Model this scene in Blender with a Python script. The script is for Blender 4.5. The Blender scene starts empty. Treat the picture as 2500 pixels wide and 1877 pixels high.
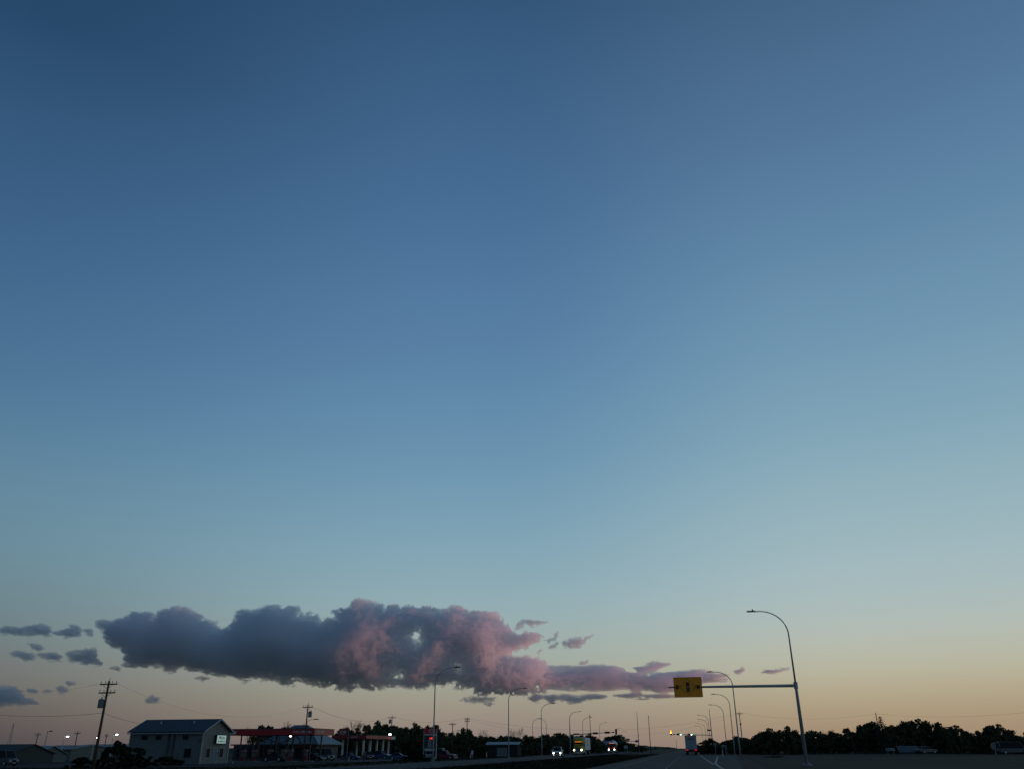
import bpy, bmesh, math, random
import numpy as np
from mathutils import Vector, Matrix

random.seed(7)
scene = bpy.context.scene
R = math.radians

# ------------------------------------------------------------------ camera
YAW, PITCH, ROLL = 11.2, 24.3, 0.3
FPX, CX, CY, PW = 1970.0, 1250.0, 938.0, 2500.0
CAM_Z = 1.4
cam_data = bpy.data.cameras.new("camera")
cam_data.sensor_width = 36.0
cam_data.lens = 36.0 * FPX / PW
cam_data.clip_start, cam_data.clip_end = 0.5, 40000.0
cam = bpy.data.objects.new("camera", cam_data)
scene.collection.objects.link(cam)
cam.location = (0, 0, CAM_Z)
cam.rotation_euler = (Matrix.Rotation(R(YAW), 4, 'Z') @ Matrix.Rotation(R(90 + PITCH), 4, 'X')
                      @ Matrix.Rotation(R(-ROLL), 4, 'Z')).to_euler()
scene.camera = cam

# ------------------------------------------------------------------ render
scene.render.engine = 'CYCLES'
cy = scene.cycles
cy.use_denoising = True
try:
    cy.denoiser = 'OPENIMAGEDENOISE'
except Exception:
    pass
cy.max_bounces = 12
cy.diffuse_bounces = 3
cy.glossy_bounces = 3
cy.transparent_max_bounces = 12
cy.volume_bounces = 10
cy.volume_step_rate = 1.0
cy.volume_max_steps = 512
cy.sample_clamp_indirect = 4.0
scene.view_settings.view_transform = 'Standard'
scene.view_settings.look = 'None'
scene.view_settings.exposure = 0.0
scene.view_settings.gamma = 1.0
scene.view_settings.use_curve_mapping = False

# ------------------------------------------------------------------ sky
SUN_AZ = 64.0          # degrees to the right of the road (+Y)
SUN_EL = -2.2          # the sun is just under the horizon: only the clouds still catch it


def lin(c):
    return tuple(((v / 255) / 12.92 if v / 255 <= 0.04045 else ((v / 255 + 0.055) / 1.055) ** 2.4) for v in c)


SKY = {  # elevation in degrees -> sRGB colour, for three distances in azimuth from the sunset
    'near': [(0, (156, 132, 111)), (1.5, (167, 146, 118)), (3, (178, 165, 137)), (4.6, (185, 182, 160)), (6.7, (179, 188, 180)),
             (9.2, (169, 190, 193)), (11.8, (160, 186, 193)), (15.6, (145, 178, 191)), (19.5, (130, 168, 187)),
             (25, (113, 154, 182)), (33, (93, 133, 168)), (41, (78, 114, 150)), (49, (63, 97, 131)), (65, (40, 70, 102)), (88, (24, 48, 78))],
    'mid': [(0, (131, 117, 117)), (1, (146, 131, 122)), (2.3, (155, 145, 130)), (3.8, (160, 159, 144)), (5.8, (160, 172, 163)),
            (8.4, (150, 176, 181)), (11, (139, 172, 185)), (15, (122, 162, 184)), (19.3, (107, 150, 180)),
            (25, (92, 135, 172)), (33.8, (76, 116, 158)), (42, (64, 102, 142)), (49.7, (51, 88, 126)), (65, (30, 62, 95)), (88, (20, 44, 74))],
    'far': [(0, (62, 59, 66)), (1, (73, 68, 71)), (2.3, (92, 86, 84)), (3.8, (104, 104, 103)), (5.8, (106, 119, 123)),
            (8.4, (105, 131, 142)), (11, (105, 140, 155)), (15, (98, 137, 161)), (18, (88, 129, 159)),
            (22, (76, 117, 154)), (29, (64, 103, 143)), (36, (52, 90, 128)), (42, (40, 75, 111)), (60, (26, 54, 86)), (88, (16, 38, 66))],
}
world = bpy.data.worlds.new("World")
scene.world = world
world.use_nodes = True
wt = world.node_tree
wt.nodes.clear()


def wn(kind, **kw):
    n = wt.nodes.new(kind)
    for k, v in kw.items():
        setattr(n, k, v)
    return n


def wmath(op, a, b=None, clamp=False):
    n = wn('ShaderNodeMath', operation=op, use_clamp=clamp)
    for i, v in enumerate((a, b)):
        if v is None:
            continue
        if isinstance(v, (int, float)):
            n.inputs[i].default_value = v
        else:
            wt.links.new(v, n.inputs[i])
    return n.outputs[0]


tc = wn('ShaderNodeTexCoord')
sep = wn('ShaderNodeSeparateXYZ')
wt.links.new(tc.outputs['Generated'], sep.inputs[0])
elev = wmath('DIVIDE', wmath('ARCSINE', sep.outputs[2]), R(90), True)
ramps = {}
for key, stops in SKY.items():
    r = wn('ShaderNodeValToRGB')
    r.color_ramp.interpolation = 'B_SPLINE'
    els = r.color_ramp.elements
    while len(els) < len(stops):
        els.new(0.5)
    for e, (a, c) in zip(els, stops):
        e.position = a / 90.0
        if a > 8:            # dusk air: a touch of grey in the blue
            g = 0.2126 * c[0] + 0.7152 * c[1] + 0.0722 * c[2]
            c = tuple(0.985 * (v + 0.04 * (g - v)) for v in c)
        e.color = (*lin(c), 1)
    wt.links.new(elev, r.inputs[0])
    ramps[key] = r.outputs[0]
# azimuth distance from the sunset, 0..180 degrees
saz = R(SUN_AZ)
az = wmath('ARCTAN2', sep.outputs[0], sep.outputs[1])
daz = wmath('ARCCOSINE', wmath('COSINE', wmath('SUBTRACT', az, saz)))
f1 = wmath('DIVIDE', wmath('SUBTRACT', daz, R(52)), R(25), True)
f2 = wmath('DIVIDE', wmath('SUBTRACT', daz, R(78)), R(37), True)
f3 = wmath('DIVIDE', wmath('SUBTRACT', daz, R(104)), R(56), True)


def wsmooth(v):
    n = wn('ShaderNodeMapRange', interpolation_type='SMOOTHSTEP')
    wt.links.new(v, n.inputs[0])
    return n.outputs[0]


def wmix(f, a, b):
    n = wn('ShaderNodeMix', data_type='RGBA')
    wt.links.new(f, n.inputs['Factor'])
    wt.links.new(a, n.inputs[6])
    wt.links.new(b, n.inputs[7])
    return n.outputs[2]


grad = wmix(wsmooth(f2), wmix(wsmooth(f1), ramps['near'], ramps['mid']), ramps['far'])
dim = wn('ShaderNodeMix', data_type='RGBA', blend_type='MULTIPLY')      # the sky darkens on, away from the sunset
wt.links.new(wsmooth(f3), dim.inputs['Factor'])
wt.links.new(grad, dim.inputs[6])
dim.inputs[7].default_value = (0.62, 0.64, 0.70, 1)
bg = wn('ShaderNodeBackground')
bg.inputs[1].default_value = 1.0
wt.links.new(dim.outputs[2], bg.inputs[0])
wout = wn('ShaderNodeOutputWorld')
wt.links.new(bg.outputs[0], wout.inputs[0])

# ------------------------------------------------------------------ sun
sun_data = bpy.data.lights.new("sun", 'SUN')
sun_data.energy = 2.3
sun_data.color = (1.0, 0.40, 0.31)
sun_data.angle = R(0.5)
sun = bpy.data.objects.new("sun", sun_data)
scene.collection.objects.link(sun)
LAMP_AZ = SUN_AZ + 15
sd = Vector((math.sin(R(LAMP_AZ)) * math.cos(R(SUN_EL)), math.cos(R(LAMP_AZ)) * math.cos(R(SUN_EL)), math.sin(R(SUN_EL))))
sun.rotation_euler = sd.to_track_quat('Z', 'Y').to_euler()

# ------------------------------------------------------------------ helpers
COL = scene.collection
MATS = {}


def mat(name, color, rough=0.7, metal=0.0, vary=0.0, scale=3.0, emit=0.0, ecolor=None, bump=0.0, second=None, coord='Object'):
    """procedural material: base colour broken up by noise, optional second colour, fine bump"""
    if name in MATS:
        return MATS[name]
    m = bpy.data.materials.new(name)
    m.use_nodes = True
    nt = m.node_tree
    b = nt.nodes['Principled BSDF']
    b.inputs['Roughness'].default_value = rough
    b.inputs['Metallic'].default_value = metal
    if rough >= 0.8:
        b.inputs['Specular IOR Level'].default_value = 0.15
    b.inputs['Base Color'].default_value = (*color, 1)
    if vary or second:
        t = nt.nodes.new('ShaderNodeTexCoord')
        n = nt.nodes.new('ShaderNodeTexNoise')
        n.inputs['Scale'].default_value = scale
        n.inputs['Detail'].default_value = 5
        nt.links.new(t.outputs[coord], n.inputs['Vector'])
        r = nt.nodes.new('ShaderNodeValToRGB')
        c2 = second or tuple(min(1, c * (1 + vary)) for c in color)
        c1 = color if second else tuple(c * (1 - vary) for c in color)
        r.color_ramp.elements[0].position, r.color_ramp.elements[1].position = 0.32, 0.68
        r.color_ramp.elements[0].color, r.color_ramp.elements[1].color = (*c1, 1), (*c2, 1)
        nt.links.new(n.outputs[0], r.inputs[0])
        nt.links.new(r.outputs[0], b.inputs['Base Color'])
        if bump:
            bp = nt.nodes.new('ShaderNodeBump')
            bp.inputs['Strength'].default_value = bump
            nt.links.new(n.outputs[0], bp.inputs['Height'])
            nt.links.new(bp.outputs[0], b.inputs['Normal'])
    if emit:
        b.inputs['Emission Color'].default_value = (*(ecolor or color), 1)
        b.inputs['Emission Strength'].default_value = emit
    MATS[name] = m
    return m


def smoothstep(a, b, v):
    t = max(0.0, min(1.0, (v - a) / (b - a)))
    return t * t * (3 - 2 * t)


def gz(x, y):
    """height of the ground: the land left of the highway lies a little lower"""
    z = -0.6 * smoothstep(-36, -50, x)
    z += 0.12 * math.sin(x * 0.05 + 1.3) * math.sin(y * 0.037) * smoothstep(-38, -60, x)
    z += 0.18 * smoothstep(12, 22, x) * math.sin(x * 0.11) * math.sin(y * 0.05)
    z -= 0.35 * math.exp(-((x + 14.5) / 3.5) ** 2)
    return z


def place(px, dist, py=1838.0):
    """ground point `dist` metres away along the bearing that photo column px has"""
    xr, yu = (px - CX) / FPX, -(py - CY) / FPX
    c, s = math.cos(R(ROLL)), math.sin(R(ROLL))
    xr, yu = xr * c + yu * s, yu * c - xr * s
    a = math.atan2(xr, math.cos(R(PITCH)) - yu * math.sin(R(PITCH))) - R(YAW)
    x, y = dist * math.sin(a), dist * math.cos(a)
    return x, y


def height(px, py, dist):
    """world height of photo row py at that distance"""
    xr, yu = (px - CX) / FPX, -(py - CY) / FPX
    c, s = math.cos(R(ROLL)), math.sin(R(ROLL))
    xr, yu = xr * c + yu * s, yu * c - xr * s
    f = math.cos(R(PITCH)) - yu * math.sin(R(PITCH))
    return CAM_Z + dist * (math.sin(R(PITCH)) + yu * math.cos(R(PITCH))) / math.hypot(f, xr)


class MB:
    """collects shapes into one mesh"""

    def __init__(self):
        self.v, self.f = [], []

    def add(self, vs, fs):
        o = len(self.v)
        self.v += [tuple(p) for p in vs]
        self.f += [tuple(i + o for i in f) for f in fs]
        return self

    def box(self, x0, x1, y0, y1, z0, z1, taper=0.0):
        t = taper
        return self.add([(x0, y0, z0), (x1, y0, z0), (x1, y1, z0), (x0, y1, z0),
                         (x0 + t, y0 + t, z1), (x1 - t, y0 + t, z1), (x1 - t, y1 - t, z1), (x0 + t, y1 - t, z1)],
                        [(3, 2, 1, 0), (4, 5, 6, 7), (0, 1, 5, 4), (1, 2, 6, 5), (2, 3, 7, 6), (3, 0, 4, 7)])

    def tube(self, pts, radii, n=8, caps=True):
        pts = [Vector(p) for p in pts]
        if not isinstance(radii, (list, tuple)):
            radii = [radii] * len(pts)
        vs, fs = [], []
        for i, p in enumerate(pts):
            d = (pts[min(i + 1, len(pts) - 1)] - pts[max(i - 1, 0)]).normalized()
            ref = Vector((0, 0, 1)) if abs(d.z) < 0.9 else Vector((0, 1, 0))
            a = d.cross(ref).normalized()
            b = d.cross(a)
            for k in range(n):
                w = 2 * math.pi * (k + 0.5) / n
                vs.append(p + (a * math.cos(w) + b * math.sin(w)) * radii[i])
        for i in range(len(pts) - 1):
            for k in range(n):
                k2 = (k + 1) % n
                fs.append((i * n + k, i * n + k2, (i + 1) * n + k2, (i + 1) * n + k))
        if caps:
            fs.append(tuple(range(n)))
            fs.append(tuple((len(pts) - 1) * n + k for k in reversed(range(n))))
        return self.add(vs, fs)

    def loft(self, sections):
        """sections: equally long rings of points, capped at both ends"""
        n = len(sections[0])
        vs = [p for s in sections for p in s]
        fs = []
        for i in range(len(sections) - 1):
            for k in range(n):
                k2 = (k + 1) % n
                fs.append((i * n + k, i * n + k2, (i + 1) * n + k2, (i + 1) * n + k))
        fs.append(tuple(reversed(range(n))))
        fs.append(tuple((len(sections) - 1) * n + k for k in range(n)))
        return self.add(vs, fs)

    def prism(self, poly, axis, a, b):
        """2D polygon swept from a to b along axis 'x', 'y' or 'z'"""
        def p3(p, t):
            return {'x': (t, p[0], p[1]), 'y': (p[0], t, p[1]), 'z': (p[0], p[1], t)}[axis]
        n = len(poly)
        vs = [p3(p, a) for p in poly] + [p3(p, b) for p in poly]
        fs = [tuple(reversed(range(n))), tuple(range(n, 2 * n))]
        fs += [(k, (k + 1) % n, n + (k + 1) % n, n + k) for k in range(n)]
        return self.add(vs, fs)

    def build(self, name, material, parent=None, smooth=False, bevel=0.0):
        me = bpy.data.meshes.new(name)
        me.from_pydata(self.v, [], self.f)
        bm = bmesh.new()
        bm.from_mesh(me)
        bmesh.ops.recalc_face_normals(bm, faces=bm.faces)
        bm.to_mesh(me)
        bm.free()
        me.materials.append(material)
        if smooth:
            for p in me.polygons:
                p.use_smooth = True
        o = bpy.data.objects.new(name, me)
        COL.objects.link(o)
        if parent:
            o.parent = parent
        if bevel:
            bv = o.modifiers.new("bevel", 'BEVEL')
            bv.width = bevel
            bv.segments = 2
            bv.limit_method = 'ANGLE'
        return o


def tag(o, label, category=None, group=None, kind=None):
    if label:
        o["label"] = label
    if category:
        o["category"] = category
    if group:
        o["group"] = group
    if kind:
        o["kind"] = kind
    return o


def thing(name, label, category, loc, rz=0.0, group=None):
    o = bpy.data.objects.new(name, None)
    o.empty_display_size = 0.3
    COL.objects.link(o)
    o.location = loc
    o.rotation_euler = (0, 0, rz)
    return tag(o, label, category, group)


def copy_tree(o, parent=None):
    c = o.copy()
    COL.objects.link(c)
    c.parent = parent
    for ch in list(o.children):
        copy_tree(ch, c)
    return c


def again(src, label, loc, rz=0.0, group=None, scale=None):
    c = copy_tree(src)
    c.location = loc
    c.rotation_euler = (0, 0, rz)
    c["label"] = label
    if group:
        c["group"] = group
    if scale:
        c.scale = scale
    return c


def lettering(text, size, material, parent, loc, rot, name="lettering", align='CENTER', sx=1.0):
    cu = bpy.data.curves.new(name, 'FONT')
    cu.body = text
    cu.size = size
    cu.align_x = align
    cu.align_y = 'CENTER'
    cu.extrude = 0.01
    cu.resolution_u = 3
    cu.offset = size * 0.015
    cu.materials.append(material)
    tmp = bpy.data.objects.new(name + '_curve', cu)
    COL.objects.link(tmp)
    bpy.context.view_layer.update()
    me = bpy.data.meshes.new_from_object(tmp.evaluated_get(bpy.context.evaluated_depsgraph_get()))
    bpy.data.objects.remove(tmp)
    bpy.data.curves.remove(cu)
    me.name = name
    if not me.materials:
        me.materials.append(material)
    o = bpy.data.objects.new(name, me)
    COL.objects.link(o)
    o.parent = parent
    o.location = loc
    o.rotation_euler = rot
    o.scale = (sx, 1, 1)
    return o


def sheet(name, pts, z, material, parent=None, follow=False):
    m = MB()
    m.add([(x, y, z + (gz(x, y) if follow else 0)) for x, y in pts], [tuple(range(len(pts)))])
    return m.build(name, material, parent)


# ------------------------------------------------------------------ materials
M_GRASS = mat('grass_ground', (0.006, 0.0105, 0.0055), 0.95, second=(0.0125, 0.016, 0.009), scale=0.22, bump=0.4)
M_ASPHALT = mat('asphalt', (0.026, 0.028, 0.031), 0.85, second=(0.042, 0.043, 0.046), scale=0.6, bump=0.15)
M_ASPHALT2 = mat('worn_asphalt', (0.030, 0.032, 0.035), 0.85, second=(0.046, 0.047, 0.049), scale=0.5, bump=0.15)
M_GRAVEL = mat('gravel_yard', (0.018, 0.02, 0.02), 0.95, second=(0.03, 0.031, 0.03), scale=0.8, bump=0.3)
M_PAINT = mat('road_paint', (0.24, 0.25, 0.25), 0.7, vary=0.25, scale=2.0)
M_GALV = mat('galvanised_steel', (0.33, 0.37, 0.385), 0.55, 0.3, vary=0.15, scale=4)
M_DARKMETAL = mat('dark_metal', (0.035, 0.04, 0.045), 0.5, 0.3, vary=0.2)
M_WOOD = mat('pole_wood', (0.075, 0.055, 0.042), 0.9, vary=0.35, scale=6, bump=0.3)
M_BLACK = mat('black_rubber', (0.012, 0.012, 0.013), 0.8, vary=0.2)
M_WIRE = mat('wire', (0.03, 0.03, 0.032), 0.6, vary=0.1)
M_GLASSDARK = mat('dark_glass', (0.012, 0.016, 0.02), 0.3, vary=0.1)
M_GLASSDARK.node_tree.nodes['Principled BSDF'].inputs['Specular IOR Level'].default_value = 0.06
M_WHITE = mat('white_paint', (0.50, 0.51, 0.50), 0.55, vary=0.08, scale=2)
M_SIDING = mat('grey_siding', (0.105, 0.125, 0.13), 0.6, vary=0.08, scale=1.2)
M_ROOF = mat('steel_roof', (0.032, 0.048, 0.07), 0.75, vary=0.12, scale=1.5)
M_RED = mat('red_fascia', (0.32, 0.012, 0.018), 0.5, vary=0.12, scale=1.5)
M_DARKRED = mat('dark_red_panel', (0.20, 0.008, 0.012), 0.5, vary=0.12, scale=1.5)
M_LEAF = mat('leaves', (0.032, 0.047, 0.024), 0.85, second=(0.07, 0.088, 0.042), scale=0.7)
M_LEAF2 = mat('leaves_olive', (0.04, 0.046, 0.022), 0.85, second=(0.08, 0.082, 0.04), scale=0.7)
M_NEEDLE = mat('needles', (0.022, 0.038, 0.027), 0.9, second=(0.045, 0.062, 0.04), scale=0.9)
M_BARK = mat('bark', (0.06, 0.048, 0.038), 0.95, vary=0.3, scale=5, bump=0.4)
M_CONC = mat('concrete', (0.16, 0.165, 0.16), 0.85, vary=0.15, scale=1.5)
M_LAMPWHITE = mat('lit_white_lamp', (0.9, 0.95, 1.0), 0.4, emit=10, ecolor=(0.93, 0.97, 1.0))
M_HEAD = mat('lit_headlight', (1, 0.97, 0.9), 0.3, emit=9, ecolor=(1.0, 0.90, 0.70))
M_HEADWARM = mat('lit_warm_headlight', (1, 0.9, 0.6), 0.3, emit=9, ecolor=(1.0, 0.85, 0.5))
M_AMBER = mat('lit_amber_marker', (1, 0.35, 0.03), 0.4, emit=1.0, ecolor=(1.0, 0.22, 0.02))
M_REDLAMP = mat('lit_red_marker', (0.8, 0.02, 0.02), 0.4, emit=0.5, ecolor=(1.0, 0.02, 0.03))
M_ALU = mat('aluminium', (0.55, 0.57, 0.58), 0.4, 0.6, vary=0.08, scale=1.5)



def overlay(m, scale3, detail, lo, hi, strength, tint=None):
    """second, stretched noise laid over a material's colour: wheel tracks, patches, mown bands"""
    nt = m.node_tree
    b = nt.nodes['Principled BSDF']
    src = b.inputs['Base Color'].links[0].from_socket
    t = nt.nodes.new('ShaderNodeTexCoord')
    mp = nt.nodes.new('ShaderNodeMapping')
    mp.inputs['Scale'].default_value = scale3
    n = nt.nodes.new('ShaderNodeTexNoise')
    n.inputs['Scale'].default_value = 1.0
    n.inputs['Detail'].default_value = detail
    r = nt.nodes.new('ShaderNodeMapRange')
    r.inputs['From Min'].default_value, r.inputs['From Max'].default_value = lo, hi
    mx = nt.nodes.new('ShaderNodeMix')
    mx.data_type = 'RGBA'
    mx.blend_type = 'MULTIPLY' if tint is None else 'MIX'
    nt.links.new(t.outputs['Object'], mp.inputs[0])
    nt.links.new(mp.outputs[0], n.inputs['Vector'])
    nt.links.new(n.outputs[0], r.inputs['Value'])
    ml = nt.nodes.new('ShaderNodeMath')
    ml.operation = 'MULTIPLY'
    ml.inputs[1].default_value = strength
    nt.links.new(r.outputs[0], ml.inputs[0])
    nt.links.new(ml.outputs[0], mx.inputs['Factor'])
    nt.links.new(src, mx.inputs[6])
    mx.inputs[7].default_value = (*(tint or (0.35, 0.35, 0.36)), 1)
    nt.links.new(mx.outputs[2], b.inputs['Base Color'])


for m_ in (M_ASPHALT, M_ASPHALT2):
    overlay(m_, (0.9, 0.012, 1), 3, 0.45, 0.68, 0.6)          # wheel tracks
    overlay(m_, (0.16, 0.05, 1), 4, 0.56, 0.62, 0.45)         # patched areas
overlay(M_GRASS, (0.03, 0.010, 1), 4, 0.42, 0.65, 0.7, (0.0105, 0.0095, 0.0065))    # dry brown bands

# ------------------------------------------------------------------ ground and roads
gm_ = MB()
xs = sorted(set([-9000, -6500, -4500, -3000, -2000, -1300, -900, -650, -480, -360, -280] + list(range(-220, -60, 10)) + [x * 1.5 for x in range(-40, 21)] +
                list(range(32, 220, 8)) + [260, 340, 450, 620, 900, 1300, 2000, 3000, 4500, 6500, 9000]))
ys = [-9000, -4000, -1500, -500, -150, -40] + list(range(0, 420, 8)) + [450, 520, 620, 800, 1100, 1600, 2400, 3600, 5200, 7000, 9000]
vs = [(x, y, gz(x, y) if math.hypot(x, y) < 600 else 0.0) for y in ys for x in xs]
nx = len(xs)
fs = [(j * nx + i, j * nx + i + 1, (j + 1) * nx + i + 1, (j + 1) * nx + i) for j in range(len(ys) - 1) for i in range(nx - 1)]
gm_.add(vs, fs)
tag(gm_.build('ground', M_GRASS, smooth=True), None, kind='structure')


def strip(name, edges, z, material, parent=None):
    """edges: list of (y, x_left, x_right)"""
    m = MB()
    vs = []
    for y, a, b in edges:
        vs += [(a, y, z), (b, y, z)]
    m.add(vs, [(2 * i, 2 * i + 1, 2 * i + 3, 2 * i + 2) for i in range(len(edges) - 1)])
    return m.build(name, material, parent)


road = tag(strip('road', [(-30, -7.7, 3.2), (60, -7.7, 3.4), (85, -7.7, 4.6), (130, -7.7, 6.4), (180, -7.7, 8.2), (235, -7.7, 8.6), (262, -7.7, 16),
                          (279, -7.7, 14), (300, -7.7, 5.0), (420, -7.7, 3.2), (1600, -7.7, 3.2), (5000, -7.7, 3.2)], 0.03, M_ASPHALT), None, kind='structure')
tag(strip('gravel_shoulder', [(-30, 3.1, 5.0), (60, 3.3, 5.2), (85, 4.5, 6.2), (130, 6.3, 7.9), (180, 8.1, 9.6), (235, 8.5, 10.2), (255, 12, 14)], 0.024, M_GRAVEL), None, kind='structure')
road2 = tag(strip('oncoming_road', [(-30, -31, -20.6), (255, -31, -20.6), (285, -31, -20.6), (1600, -31, -20.6), (5000, -31, -20.6)], 0.035, M_ASPHALT2), None, kind='structure')
cross = tag(strip('cross_street', [(263, -150, -31.01), (277, -150, -31.01)], 0.025, M_ASPHALT2), None, kind='structure')
strip('median_crossing', [(263, -20.59, -7.71), (277, -20.59, -7.71)], 0.025, M_ASPHALT2, cross)
strip('side_road', [(262.5, 16.01, 120), (276, 14.01, 120)], 0.025, M_ASPHALT2, cross)
for y0 in np.arange(60, 262, 9.0):
    sheet('lane_dash', [(-1.93, y0), (-1.80, y0), (-1.80, y0 + 3.2), (-1.93, y0 + 3.2)], 0.036, M_PAINT, road)
for y0 in np.arange(285, 520, 9.0):
    sheet('lane_dash', [(-1.93, y0), (-1.80, y0), (-1.80, y0 + 3.2), (-1.93, y0 + 3.2)], 0.036, M_PAINT, road)
strip('edge_line', [(85, 2.0, 2.18), (252, 2.0, 2.18)], 0.036, M_PAINT, road)
strip('gore_line', [(60, 2.1, 2.32), (84, 2.2, 2.42), (92, 2.35, 2.57), (110, 3.0, 3.2), (140, 4.0, 4.2), (180, 5.3, 5.5)], 0.041, M_PAINT, road)
strip('shoulder_line', [(40, -5.75, -5.62), (1400, -5.75, -5.62)], 0.036, mat('yellow_road_paint', (0.09, 0.075, 0.035), 0.7, vary=0.2), road)
for y0 in np.arange(70, 250, 9.0):
    sheet('lane_dash', [(-25.8, y0), (-25.67, y0), (-25.67, y0 + 3.2), (-25.8, y0 + 3.2)], 0.041, M_PAINT, road2)
strip('edge_line', [(60, -29.7, -29.57), (1000, -29.7, -29.57)], 0.041, M_PAINT, road2)
# forecourts and yards left of the highway
for nm, pts, mm in (('shop_yard', [(-120, 104), (-62, 104), (-62, 146), (-120, 146)], M_GRAVEL),
                    ('forecourt', [(-108, 147), (-52, 147), (-50, 240), (-108, 240)], M_GRAVEL)):
    g = MB()
    n = 12
    (ax, ay), (bx, by), (cx_, cy_), (dx_, dy_) = pts
    grid = []
    for j in range(n + 1):
        for i in range(n + 1):
            u, v = i / n, j / n
            x = (ax * (1 - u) + bx * u) * (1 - v) + (dx_ * (1 - u) + cx_ * u) * v
            y = (ay * (1 - u) + by * u) * (1 - v) + (dy_ * (1 - u) + cy_ * u) * v
            grid.append((x, y, gz(x, y) + 0.03))
    g.add(grid, [(j * (n + 1) + i, j * (n + 1) + i + 1, (j + 1) * (n + 1) + i + 1, (j + 1) * (n + 1) + i) for j in range(n) for i in range(n)])
    if nm == 'forecourt':
        mm = mat('forecourt_paving', (0.03, 0.032, 0.034), 0.85, second=(0.046, 0.047, 0.048), scale=0.5)
    tag(g.build(nm, mm), None, kind='structure')

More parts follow.
